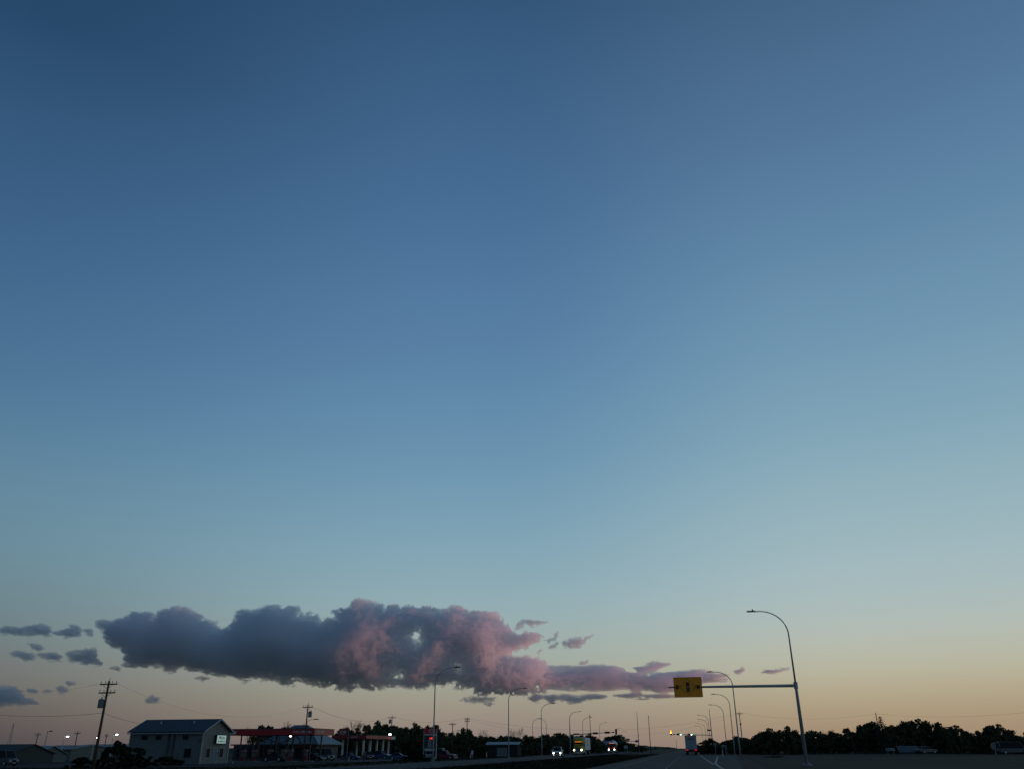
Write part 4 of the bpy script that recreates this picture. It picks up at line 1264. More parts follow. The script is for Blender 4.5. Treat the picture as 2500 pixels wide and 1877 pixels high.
# trailer ahead of us, seen from behind
x, y = place(1689, 208)
t = thing('box_trailer', "grey-white box trailer seen from behind in our lane, red tail lights on", 'trailer', (x, y, .04), 0)
TB = mat('trailer_rear_white', (.22, .29, .33), .5, vary=.1, scale=.8)
m = MB(); m.box(-1.3, 1.3, 0.05, 14, 1.15, 4.05); bx = m.build('body', TB, t, bevel=.02)
for s in (-1, 1):
    m = MB(); m.box(min(s * .03, s * 1.18), max(s * .03, s * 1.18), 0, .048, 1.3, 3.85); d = m.build('door', TB, t, bevel=.01)
    for xx in (.35, .85):
        q = MB(); q.tube([(s * xx, -.03, 1.25), (s * xx, -.03, 3.9)], .025, 6); q.build('lock_rod', M_GALV, d)
    for zz in (1.6, 2.5, 3.4):
        q = MB(); q.box(s * 1.12 - .08, s * 1.12 + .08, -.02, -.002, zz - .05, zz + .05); q.build('hinge', M_GALV, d)
    for k in range(2):
        q = MB(); q.tube([(s * (.82 + k * .3), -.03, 1.02), (s * (.82 + k * .3), .0, 1.02)], .12, 12); q.build('tail_light', M_REDLAMP, t)
    q = MB(); q.box(min(s * .62, s * 1.24), max(s * .62, s * 1.24), .6, .62, .15, 1.0); q.build('mud_flap', M_BLACK, t)
m = MB(); m.box(-.7, .7, -.015, -.001, 3.05, 3.5); m.build('door_decal', mat('dark_decal', (.10, .13, .15), .5, vary=.1), t)
m = MB(); m.box(-1.32, 1.32, -.02, .04, 3.93, 4.1); hb = m.build('header', TB, t)
for xx in (-.3, 0, .3):
    q = MB(); q.box(xx - .09, xx + .09, -.05, -.022, 3.98, 4.05); q.build('marker_light', M_REDLAMP, hb)
m = MB(); m.box(-1.28, 1.28, .0, .12, .88, 1.14); m.build('sill_bar', M_DARKMETAL, t)
m = MB(); m.box(-1.0, 1.0, .0, .1, .4, .52); m.box(-.7, -.6, .0, .1, .52, .88); m.box(.6, .7, .0, .1, .52, .88); m.build('underride_guard', M_DARKMETAL, t)
m = MB(); m.box(-.5, .5, .3, 13.5, .85, 1.14); m.build('frame', M_BLACK, t)
truck_wheels(t, 1.2); truck_wheels(t, 2.5)
m = MB(); m.box(-1.25, 1.25, 13.2, 17.4, .6, 3.6, .15); m.build('tractor_cab', M_DARKMETAL, t, bevel=.05)
truck_wheels(t, 12.4); truck_wheels(t, 16.6)


# ------------------------------------------------------------------ small roadside signs and posts
def post_sign(name, label, px, dist, py, w, h, material, shape='rect', posts=1):
    x, y = place(px, dist)
    z = gz(x, y)
    zc = height(px, py, dist) - z
    t = thing(name, label, 'sign', (x, y, z))
    for k in range(posts):
        xx = 0 if posts == 1 else (-w * .3 + k * w * .6)
        m = MB(); m.box(xx - .05, xx + .05, .03, .12, -.1, zc + h * .35); m.build('post', M_GALV, t)
    m = MB()
    pl = [(-w / 2, zc - h / 2), (w / 2, zc - h / 2), (w / 2, zc + h / 2), (-w / 2, zc + h / 2)] if shape == 'rect' else [(0, zc - h / 2), (w / 2, zc), (0, zc + h / 2), (-w / 2, zc)]
    m.prism(pl, 'y', -.02, .02); pn = m.build('panel', material, t)
    m = MB()
    n = len(pl)
    cz_ = zc
    inn = [(a * .9, cz_ + (b_ - cz_) * .9) for a, b_ in pl]
    m.add([(a, -.024, b_) for a, b_ in pl] + [(a, -.024, b_) for a, b_ in inn], [(i, (i + 1) % n, n + (i + 1) % n, n + i) for i in range(n)])
    m.build('border', M_DARKMETAL, pn)
    return t


post_sign('road_sign', "small orange diamond road sign right of the white trailer", 1721, 262, 1826, 1.5, 1.5, mat('orange_sign', (.45, .13, .01), .55, vary=.08), 'diamond')
post_sign('road_sign', "small pale sign against the dark tree right of the signal pole", 1748, 215, 1815, .8, .45, mat('dull_white_sign', (.2, .22, .23), .6, vary=.1))
post_sign('road_sign', "small white sign above the silver pickup on the right verge", 1769, 205, 1819, 1.2, .28, mat('dull_white_sign', (.2, .22, .23)), posts=2)
post_sign('route_sign', "back of a small grey sign on the median left of the tanker's rear", 1529, 300, 1822, 1.4, 1.0, M_GALV, posts=2)
post_sign('yard_sign', "small white sign before the tree belt left of the pale-roofed house", 1153, 190, 1835, .5, .8, M_WHITE)


def marker_post(px, dist, label, h=1.0):
    x, y = place(px, dist)
    t = thing('marker_post', label, 'post', (x, y, gz(x, y)), 0, 'roadside marker posts')
    m = MB(); m.box(-.06, .06, -.03, .03, -.05, h); m.build('post', M_WHITE, t)
    m = MB(); m.box(-.05, .05, -.036, -.031, h - .2, h - .08); m.build('reflector', mat('amber_reflector', (.5, .2, .02), .4, vary=.1), t)


marker_post(1188, 165, "white marker post in the grass between two arched lamps")
marker_post(1149, 150, "small marker post in the grass right of the price pylon", .8)
marker_post(853, 168, "pale bollard in front of the blue car at the second canopy", .9)
marker_post(571, 150, "low white marker beside the grey shop's right corner", .35)
marker_post(1764, 175, "thin marker post at the right edge of the turn lane", 1.1)

# satellite dish under the right-hand trees
x, y = place(2432, 215)
z = gz(x, y)
t = thing('satellite_dish', "pale round satellite dish under the trees on the right", 'dish', (x, y, z))
m = MB(); m.tube([(0, .3, 0), (0, .3, 1.5)], .06, 8); m.build('post', M_GALV, t)
m = MB()
secs = []
for r_, d in ((.1, .25), (.35, .2), (.6, .1), (.8, 0)):
    secs.append([(r_ * math.cos(a), d - .35 * math.sin(a) * r_ * .5, 1.6 + r_ * math.sin(a)) for a in np.linspace(0, 2 * math.pi, 17)[:-1]])
m.loft(secs); m.build('dish', mat('dish_grey', (.16, .19, .19), .5, vary=.1), t)
m = MB(); m.tube([(0, 0, .95), (0, -.6, 1.4)], .025, 5); m.build('feed_arm', M_GALV, t)
# propane tank
x, y = place(2175, 212)
t = thing('fuel_tank', "small pale tank on legs left of the dark shed", 'tank', (x, y, gz(x, y)))
m = MB(); m.tube([(-1.0, 0, .7), (-.85, 0, .7), (.85, 0, .7), (1.0, 0, .7)], [.2, .38, .38, .2], 14); m.build('vessel', mat('dull_tank', (.14, .16, .17), .6, vary=.1), t, smooth=True)
for s in (-.6, .6):
    m = MB(); m.box(s - .08, s + .08, -.25, .25, -.05, .4); m.build('leg', M_CONC, t)

# ------------------------------------------------------------------ trees
def leafy_mesh(seed, n_clumps, leaves_per, squash=1.0, leaf=.34):
    """unit crown, height 0..1, half-width about .5: clumps of small leaf faces around an uneven body"""
    rg = np.random.default_rng(seed)
    V, F = [], []
    cl = []
    for _ in range(n_clumps):
        z = rg.uniform(.06, 1.0) ** .9
        prof = (.30 + .24 * math.sin(math.pi * min(1, z * .95 + .12))) * (1.0 if z < .65 else max(.15, 1 - (z - .65) * 2.0))
        a = rg.uniform(0, 2 * math.pi)
        r = prof * math.sqrt(rg.uniform(.02, 1.0)) * squash
        cl.append((r * math.cos(a), r * math.sin(a), z * .93 + rg.uniform(-.03, .03), rg.uniform(.07, .14)))
    for (cx_, cy_, cz_, cr) in cl:
        n = int(leaves_per * (cr / .1) ** 1.5)
        d = rg.normal(size=(n, 3)); d /= np.linalg.norm(d, axis=1)[:, None]
        rr = cr * rg.uniform(.35, 1.05, n)[:, None]
        c = np.array([cx_, cy_, cz_]) + d * rr * np.array([1, 1, .8])
        t1 = rg.normal(size=(n, 3)); t1 /= np.linalg.norm(t1, axis=1)[:, None]
        t2 = np.cross(t1, rg.normal(size=(n, 3))); t2 /= np.linalg.norm(t2, axis=1)[:, None]
        s = (leaf / 8.0) * rg.uniform(.6, 1.3, n)[:, None]
        a_, b_, c_, d_ = c - t1 * s, c + t2 * s * .7, c + t1 * s, c - t2 * s * .7
        o = len(V)
        q = np.stack([a_, b_, c_, d_], 1).reshape(-1, 3)
        V += q.tolist()
        F += [(o + 4 * i, o + 4 * i + 1, o + 4 * i + 2, o + 4 * i + 3) for i in range(n)]
    return V, F


def tree_master(seed, material, squash=1.0):
    rg = random.Random(seed)
    t = thing('leafy_tree', "", 'tree', (0, 0, -50))
    V, F = leafy_mesh(seed, 62, 26, squash)
    m = MB(); m.v, m.f = [tuple(v) for v in V], F
    me = bpy.data.meshes.new('crown'); me.from_pydata(m.v, [], m.f); me.materials.append(material)
    o = bpy.data.objects.new('crown', me); COL.objects.link(o); o.parent = t
    b = MB(); b.tube([(0, 0, -.03), (.005, .0, .25), (-.01, .01, .6), (0, 0, .9)], [.030, .022, .013, .004], 7)
    for k in range(7):
        z = rg.uniform(.15, .7); a = rg.uniform(0, 6.28); l = rg.uniform(.18, .36)
        b.tube([(0, 0, z), (l * .5 * math.cos(a), l * .5 * math.sin(a), z + l * .35), (l * math.cos(a), l * math.sin(a), z + l * .8)], [.012, .008, .003], 5)
    b.build('trunk', M_BARK, t)
    return t


def branch_rec(m, p, d, l, r, depth, rg):
    q = p + d * l
    m.tube([p, (p + q) / 2 + Vector((rg.uniform(-1, 1), rg.uniform(-1, 1), 0)) * l * .05, q], [r, r * .8, r * .6], 4 if depth > 0 else 3, False)
    if depth == 0:
        return
    for _ in range(rg.choice((2, 3, 3))):
        ax = Vector((rg.uniform(-1, 1), rg.uniform(-1, 1), rg.uniform(-.2, .3)))
        nd = (d + ax * .55).normalized()
        nd.z = abs(nd.z) * .9 + .15
        branch_rec(m, q, nd.normalized(), l * rg.uniform(.62, .82), r * .58, depth - 1, rg)


def bare_master(seed):
    rg = random.Random(seed)
    t = thing('bare_tree', "", 'tree', (0, 0, -50))
    m = MB(); m.tube([(0, 0, -.03), (0, 0, .3)], [.03, .022], 7); m.build('trunk', M_BARK, t)
    m = MB()
    for k in range(5):
        a = k * 1.256 + rg.uniform(-.4, .4)
        branch_rec(m, Vector((0, 0, .22 + .03 * k)), Vector((.45 * math.cos(a), .45 * math.sin(a), .9)).normalized(), .24, .013, 4, rg)
    m.build('crown', M_BARK, t)
    return t


def spruce_master(seed):
    rg = np.random.default_rng(seed)
    t = thing('spruce_tree', "", 'tree', (0, 0, -50))
    V, F = [], []
    for k in range(22):
        z = .06 + .92 * k / 22
        R_ = .26 * (1 - z) ** .85 + .012
        n = int(150 * (1 - z) + 22)
        for _ in range(n):
            a = rg.uniform(0, 2 * math.pi); r = R_ * rg.uniform(.2, 1.1)
            c = np.array([r * math.cos(a), r * math.sin(a), z - r * .25 + rg.uniform(-.012, .012)])
            out = np.array([math.cos(a), math.sin(a), -.35]); s = .035 * (1.1 - z * .6)
            tn = np.array([-math.sin(a), math.cos(a), rg.uniform(-.3, .3)])
            o = len(V); V += [tuple(c - tn * s * .5), tuple(c + out * s * 1.3), tuple(c + tn * s * .5), tuple(c - out * s * .4 + np.array([0, 0, s * .4]))]; F.append((o, o + 1, o + 2, o + 3))
    me = bpy.data.meshes.new('crown'); me.from_pydata(V, [], F); me.materials.append(M_NEEDLE)
    o = bpy.data.objects.new('crown', me); COL.objects.link(o); o.parent = t
    b = MB(); b.tube([(0, 0, -.02), (0, 0, .97)], [.022, .004], 7); b.build('trunk', M_BARK, t)
    return t


LEAFY = [tree_master(100 + k, M_LEAF if k % 3 else M_LEAF2, (1.0, .85, 1.15, .95)[k % 4]) for k in range(6)]
BARE = [bare_master(40 + k) for k in range(3)]
SPRUCE = spruce_master(77)
used = set()
trg = random.Random(3)


def plant(src, px, dist, top_py, width, label, group, zs=0.0):
    x, y = place(px, dist)
    z = gz(x, y) - .05
    h = height(px, top_py, dist) - z
    if id(src) not in used:
        used.add(id(src)); t = src
    else:
        t = copy_tree(src)
    t.location = (x, y, z)
    t.rotation_euler = (0, 0, trg.uniform(0, 6.28))
    t.scale = (width, width, h * 1.02)
    t['label'] = label
    if group:
        t['group'] = group
    return t


GL = 'tree belt left of the highway'
GR = 'tree belt right of the highway'


def seg(px, table):
    return next(b for a, b in table if px < a)


LSEG = [(760, "above the long red canopy"), (900, "behind the dark red box sign"), (960, "behind the second canopy's right end"), (1030, "between the second canopy and the price pylon"),
        (1070, "directly behind the price pylon"), (1125, "just right of the price pylon"), (1180, "around the two-armed utility pole"), (1275, "behind the pale-roofed house"),
        (1345, "behind the three close lamp posts"), (1395, "between the white oncoming car and the yellow truck"), (1470, "behind the yellow truck's trailer"), (1515, "behind the tanker truck"),
        (1600, "left of the thin signal mast, beyond the tanker")]
RSEG = [(1760, "behind our traffic signal's pole"), (1815, "behind the right-verge lamps"), (1900, "left of the overhead sign mast"), (1960, "directly behind the overhead sign mast"), (2060, "just right of the overhead sign mast"),
        (2150, "left of the pointed spruce"), (2210, "right of the pointed spruce"), (2310, "in the tallest clump above the dark shed"), (2410, "right of the tallest clump"), (2700, "by the photo's right edge")]
left = [(633, 1772), (651, 1770), (683, 1777), (700, 1775), (722, 1779), (825, 1782), (838, 1778), (852, 1781), (870, 1779), (893, 1769), (905, 1779), (918, 1761), (927, 1772), (938, 1766), (950, 1774), (957, 1770), (967, 1769),
        (978, 1777), (987, 1776), (1003, 1777), (1012, 1767), (1019, 1770), (1031, 1774), (1045, 1772), (1060, 1771), (1074, 1784), (1086, 1790), (1100, 1787), (1117, 1784), (1130, 1778), (1145, 1781), (1158, 1795),
        (1172, 1796), (1186, 1797), (1203, 1795), (1220, 1796), (1240, 1799), (1258, 1797), (1285, 1795), (1298, 1796), (1313, 1798), (1323, 1794), (1335, 1793), (1347, 1798), (1357, 1791), (1368, 1788), (1381, 1787),
        (1395, 1795), (1408, 1797), (1421, 1793), (1440, 1790), (1449, 1796), (1458, 1800), (1486, 1798), (1498, 1796), (1507, 1793), (1518, 1794), (1527, 1812), (1546, 1812), (1563, 1820)]
for i, (px, py) in enumerate(left):
    d = 255 + trg.uniform(-8, 30) if px < 1300 else (290 + trg.uniform(0, 40) if px < 1480 else 390 + trg.uniform(0, 60))
    plant(LEAFY[i % 6], px, d, py, trg.uniform(5.0, 7.8) * (d / 270), 'dark leafy tree ' + seg(px, LSEG), GL)
# lower growth closing the belt
for i, px in enumerate(range(830, 1470, 17)):
    plant(LEAFY[(i * 5) % 6], px + trg.uniform(-5, 5), 275 + trg.uniform(0, 25), 1801 + trg.uniform(-4, 6), trg.uniform(6.5, 9.5), 'low tree in the belt ' + seg(px, LSEG), GL)
right = [(1729, 1806), (1737, 1801), (1748, 1808), (1765, 1812), (1776, 1808), (1790, 1804), (1801, 1803), (1815, 1806), (1830, 1802), (1848, 1794), (1865, 1787), (1876, 1783), (1887, 1779), (1903, 1784), (1915, 1778),
         (1930, 1773), (1945, 1783), (1965, 1790), (1978, 1786), (1992, 1782), (2006, 1782), (2022, 1792), (2037, 1785), (2046, 1787), (2060, 1791), (2076, 1777), (2090, 1783), (2110, 1771), (2122, 1770), (2133, 1763),
         (2148, 1763), (2178, 1772), (2192, 1766), (2208, 1769), (2222, 1762), (2238, 1758), (2254, 1757), (2268, 1760), (2281, 1754), (2303, 1764), (2318, 1776), (2334, 1772), (2350, 1772), (2366, 1783), (2384, 1785), (2402, 1784),
         (2424, 1773), (2437, 1769), (2455, 1769), (2478, 1780), (2497, 1792), (2520, 1786), (2550, 1778)]
for i, (px, py) in enumerate(right):
    d = 222 + trg.uniform(-4, 26)
    plant(LEAFY[(i * 7 + 2) % 6], px, d, py, trg.uniform(4.6, 6.8), 'dark leafy tree ' + seg(px, RSEG), GR)
for i, px in enumerate(range(1785, 2570, 19)):
    plant(LEAFY[(i * 5 + 1) % 6], px + trg.uniform(-6, 6), 243 + trg.uniform(0, 22), 1801 + trg.uniform(-6, 6), trg.uniform(5.5, 8), 'low tree in the belt ' + seg(px, RSEG), GR)
plant(SPRUCE, 2164, 218, 1745, 10.5, "pointed spruce rising above the right-hand tree belt", None)
for px, py, w, lab, d in ((690, 1762, 7, "bare tree above the red canopy, left of the lamp pole", 262), (722, 1764, 6, "bare tree above the red canopy lettering", 262),
                          (858, 1759, 9, "broad bare tree behind the dark red box sign", 262), (880, 1763, 6, "bare tree left of the tree-belt utility pole", 258),
                          (1180, 1779, 5, "small bare tree left of the pale-roofed house", 270), (1262, 1775, 7, "bare tree right above the pale-roofed house", 268),
                          (600, 1775, 5, "faint bare tree above the canopy's left end", 262), (1250, 1783, 5, "low bare tree behind the lamp at the pale-roofed house", 275),
                          (2030, 1779, 5, "thin bare treetop right of the overhead mast", 240)):
    plant(BARE[int(px) % 3], px, d, py, w, lab, 'bare trees')


# ------------------------------------------------------------------ bushes
def bush(px, dist, top_py, w, label):
    x, y = place(px, dist)
    z = gz(x, y) - .05
    h = height(px, top_py, dist) - z
    t = thing('bush', label, 'bush', (x, y, z))
    V, F = leafy_mesh(int(px), 38, 130, 1.35, .5)
    me = bpy.data.meshes.new('foliage'); me.from_pydata([tuple(v) for v in V], [], F); me.materials.append(mat('shrub_leaves', (.012, .019, .011), .9, second=(.026, .034, .018), scale=.9))
    o = bpy.data.objects.new('foliage', me); COL.objects.link(o); o.parent = t
    b = MB()
    for k in range(6):
        a = k * 1.05
        b.tube([(0, 0, 0), (.12 * math.cos(a), .12 * math.sin(a), .35), (.26 * math.cos(a), .26 * math.sin(a), .7)], [.02, .014, .006], 5)
    b.build('stems', M_BARK, t)
    t.scale = (w, w, h * 1.03)
    return t


bush(287, 120, 1810, 2.5, "tall dark bush at the left corner of the grey shop")
bush(337, 122, 1826, 2.6, "rounded dark bush in front of the grey shop's long wall")
bush(262, 118, 1838, 1.7, "low dark bush right of the foreground utility pole")
bush(205, 130, 1848, 3.0, "low bush left of the foreground utility pole's foot")
bush(1023, 128, 1840, 3.2, "dark bush left of the tall lamp's foot")
bush(1002, 132, 1845, 3.2, "low dark bush further left of the tall lamp's foot")
bush(410, 135, 1846, 3.5, "low scrub before the middle of the grey shop's wall")
bush(1893, 150, 1844, 3.0, "low scrub on the right verge behind the mast")

# ------------------------------------------------------------------ distant woods along the horizon (one mass)
rg = np.random.default_rng(12)
V, F = [], []
ico = bmesh.new(); bmesh.ops.create_icosphere(ico, subdivisions=2, radius=1.0)
iv = np.array([v.co[:] for v in ico.verts]); ifs = [tuple(v.index for v in f.verts) for f in ico.faces]; ico.free()
for k in range(900):
    a = R(rg.uniform(-50, 30)); d = rg.uniform(900, 3800)
    x, y = d * math.sin(a), d * math.cos(a)
    if -45 < x < 18:
        continue
    hgt = rg.uniform(1.5, 5.0); w = rg.uniform(8, 26)
    p = iv * (1 + .35 * rg.normal(size=(len(iv), 1)) * .6) * np.array([w, w * .6, hgt]) + np.array([x, y, hgt * .4])
    o = len(V); V += p.tolist(); F += [tuple(i + o for i in f) for f in ifs]
me = bpy.data.meshes.new('distant_woods'); me.from_pydata(V, [], F); me.materials.append(M_LEAF)
o = bpy.data.objects.new('distant_woods', me); COL.objects.link(o)
tag(o, "low dark band of far woods along the horizon", 'woods', kind='stuff')

# ------------------------------------------------------------------ rough grass on the verges and the median
V, F = [], []
rg = np.random.default_rng(5)
N = 26000
for k in range(N):
    u = rg.random()
    if u < .45:
        x, y = rg.uniform(-20.2, -8.1), 60 + 180 * rg.random() ** 1.6
    else:
        y = 62 + 120 * rg.random(); x = -32 - 60 * rg.random()
        if -108 < x < -52 and y > 103:
            continue
    z = gz(x, y)
    h = rg.uniform(.06, .24)
    for j in range(3):
        a = rg.uniform(0, 6.28); b_ = .05
        lx, ly = rg.uniform(-.12, .12), rg.uniform(-.12, .12)
        o = len(V)
        V += [(x + lx - b_ * math.cos(a), y + ly - b_ * math.sin(a), z - .01), (x + lx + b_ * math.cos(a), y + ly + b_ * math.sin(a), z - .01), (x + lx * 2.2, y + ly * 2.2, z + h)]
        F.append((o, o + 1, o + 2))
me = bpy.data.meshes.new('grass'); me.from_pydata(V, [], F); me.materials.append(mat('grass_blades', (.009, .015, .007), .9, second=(.02, .024, .012), scale=.15))
o = bpy.data.objects.new('grass', me); COL.objects.link(o)
tag(o, "rough dark grass on the median and the road verges", 'grass', kind='stuff')
# ------------------------------------------------------------------ clouds
# a bank of cumulus six kilometres off, built as a voxel volume with its own depth
CLOUD_D = 6000.0
ct, st_ = math.cos(R(PITCH)), math.sin(R(PITCH))


def uz(px, py):
    xr, yu = (px - CX) / FPX, -(py - CY) / FPX
    c, s = math.cos(R(ROLL)), math.sin(R(ROLL))
    xr, yu = xr * c + yu * s, yu * c - xr * s
    yh = ct - yu * st_
    return CLOUD_D * xr / yh, CAM_Z + CLOUD_D * (st_ + yu * ct) / yh


BANK = [(218,1525),(237,1513),(269,1516),(316,1508),(323,1497),(335,1491),(364,1494),(386,1511),(392,1491),(415,1486),(443,1481),(459,1487),(487,1497),(506,1510),(528,1514),(536,1535),(554,1536),(573,1521),(585,1494),(600,1490),(632,1490),(660,1478),(679,1475),(695,1491),(706,1482),(727,1482),(744,1501),(752,1494),(774,1505),(784,1521),(801,1510),(822,1508),(814,1491),(839,1485),(852,1485),(860,1470),(877,1463),(893,1468),(920,1470),(944,1481),(966,1479),(993,1479),(1028,1483),(1050,1481),(1072,1489),(1094,1487),(1107,1477),(1132,1481),(1148,1493),(1175,1491),(1203,1493),(1222,1505),(1236,1521),(1252,1540),(1263,1548),(1284,1540),(1306,1546),(1325,1551),(1301,1567),(1284,1578),(1252,1589),(1244,1600),(1274,1603),(1306,1603),(1328,1614),(1345,1640),(1350,1665),(1333,1687),(1290,1692),(1252,1698),(1208,1692),(1168,1695),(1154,1692),(1160,1673),(1130,1679),(1111,1676),(1116,1662),(1110,1662),(1088,1671),(1061,1671),(1034,1676),(1020,1679),(980,1673),(939,1677),(906,1684),(888,1679),(877,1673),(855,1687),(839,1684),(809,1676),(774,1671),(741,1666),(719,1661),(714,1671),(692,1671),(676,1657),(641,1657),(600,1654),(538,1649),(490,1639),(462,1636),(443,1624),(424,1636),(415,1644),(399,1630),(373,1624),(361,1624),(348,1627),(316,1628),(301,1624),(309,1598),(301,1589),(275,1576),(259,1557),(263,1551),(250,1535),(228,1532)]
HOLES = [[(1000,1550),(1012,1543),(1024,1540),(1029,1548),(1024,1562),(1012,1568),(1002,1562)],
         [(955,1645),(988,1642),(985,1655),(964,1654)], [(1112,1626),(1122,1624),(1124,1636),(1115,1638)]]
STREAK = [
    [(1315,1640),(1333,1627),(1360,1627),(1385,1626),(1412,1627),(1466,1624),(1501,1623),(1523,1633),(1539,1641),(1583,1641),(1615,1642),(1656,1639),(1697,1635),(1740,1640),(1785,1648),(1740,1660),(1700,1672),(1642,1690),(1602,1688),(1534,1684),(1453,1687),(1398,1684),(1320,1680)],
    [(1500,1697),(1560,1690),(1620,1694),(1700,1690),(1640,1702),(1560,1703)],
    [(1255,1708),(1274,1700),(1301,1695),(1371,1695),(1412,1698),(1453,1692),(1480,1698),(1453,1707),(1406,1714),(1344,1713),(1290,1711)],
    [(1548,1630),(1569,1624),(1610,1614),(1637,1619),(1599,1635),(1561,1643)],
    [(1845,1639),(1880,1633),(1925,1631),(1890,1640),(1855,1643)], [(1795,1637),(1812,1631),(1818,1640),(1800,1644)], [(1700,1660),(1760,1655),(1790,1656),(1760,1663)],
]
SCRAPS = [
    [(1122,1708),(1137,1700),(1190,1697),(1210,1702),(1200,1712),(1150,1714)], [(1180,1718),(1196,1713),(1208,1717),(1196,1724)],
    [(1256,1540),(1262,1524),(1279,1511),(1310,1514),(1336,1519),(1298,1530),(1285,1522),(1270,1536)],
    [(1371,1567),(1398,1557),(1425,1554),(1447,1551),(1415,1581),(1382,1580)], [(1341,1581),(1350,1572),(1363,1570),(1357,1580)],
    [(1330,1562),(1344,1559),(1362,1538),(1356,1560),(1342,1568)],
    [(1412,1617),(1434,1611),(1438,1619),(1420,1622)],
    [(1310,1590),(1322,1582),(1324,1590),(1314,1596)], [(1860,1640),(1885,1634),(1925,1631),(1890,1640)], [(1800,1636),(1820,1630),(1830,1637),(1812,1642)],
    [(22,1525),(47,1532),(104,1521),(123,1532),(120,1551),(95,1554),(63,1551),(25,1548),(0,1548),(0,1538)],
    [(127,1544),(155,1538),(177,1525),(195,1529),(196,1551),(152,1557)], [(206,1538),(225,1532),(225,1551),(209,1548)],
    [(71,1570),(104,1576),(101,1586),(85,1586)], [(13,1590),(47,1586),(82,1595),(95,1611),(66,1612),(38,1605)],
    [(89,1595),(136,1592),(152,1601),(149,1614),(120,1614)],
    [(165,1592),(196,1586),(228,1581),(237,1592),(237,1605),(253,1620),(241,1625),(196,1620),(165,1612)],
    [(263,1630),(285,1627),(297,1633),(294,1638)],
    [(-90,1668),(0,1673),(38,1674),(57,1693),(76,1703),(95,1718),(57,1718),(0,1725),(-90,1728)],
    [(358,1706),(373,1696),(391,1703),(389,1715),(358,1717)], [(70,1682),(90,1679),(95,1690),(74,1691)],
    [(108,1678),(124,1674),(127,1692),(110,1693)], [(136,1676),(150,1674),(165,1684),(150,1691)], [(166,1663),(184,1661),(183,1675),(168,1676)],
    [(478,1655),(496,1649),(512,1656),(500,1660)], [(570,1663),(590,1656),(612,1658),(596,1667)],
    [(-200,1600),(-120,1585),(-60,1600),(-40,1625),(-110,1640),(-190,1635)],
]


def signed_distance(poly, U, Z):
    pts = np.array([uz(*p) for p in poly])
    nxt = np.roll(pts, -1, 0)
    best = np.full(U.shape, 1e9)
    inside = np.zeros(U.shape, bool)
    for (ax, az_), (bx, bz) in zip(pts, nxt):
        dx, dz = bx - ax, bz - az_
        t = np.clip(((U - ax) * dx + (Z - az_) * dz) / (dx * dx + dz * dz + 1e-9), 0, 1)
        best = np.minimum(best, (U - ax - t * dx) ** 2 + (Z - az_ - t * dz) ** 2)
        cr = ((az_ > Z) != (bz > Z)) & (U < (bx - ax) * (Z - az_) / (bz - az_ + 1e-12) + ax)
        inside ^= cr
    d = np.sqrt(best)
    return np.where(inside, d, -d)


def value_noise(rng, axes, cell):
    """smooth 3D value noise on the grid spanned by the three coordinate axes"""
    idx, fr, n = [], [], []
    for a in axes:
        q = (a - a[0]) / cell
        i = np.floor(q).astype(int)
        f = q - i
        idx.append(i); fr.append(f * f * (3 - 2 * f)); n.append(i.max() + 2)
    L = rng.random(n).astype(np.float32) * 2 - 1
    for k in range(3):
        i, f = idx[k], fr[k]
        sh = [1, 1, 1]; sh[k] = -1
        f = f.reshape(sh).astype(np.float32)
        L = np.take(L, i, k) * (1 - f) + np.take(L, i + 1, k) * f
    return L


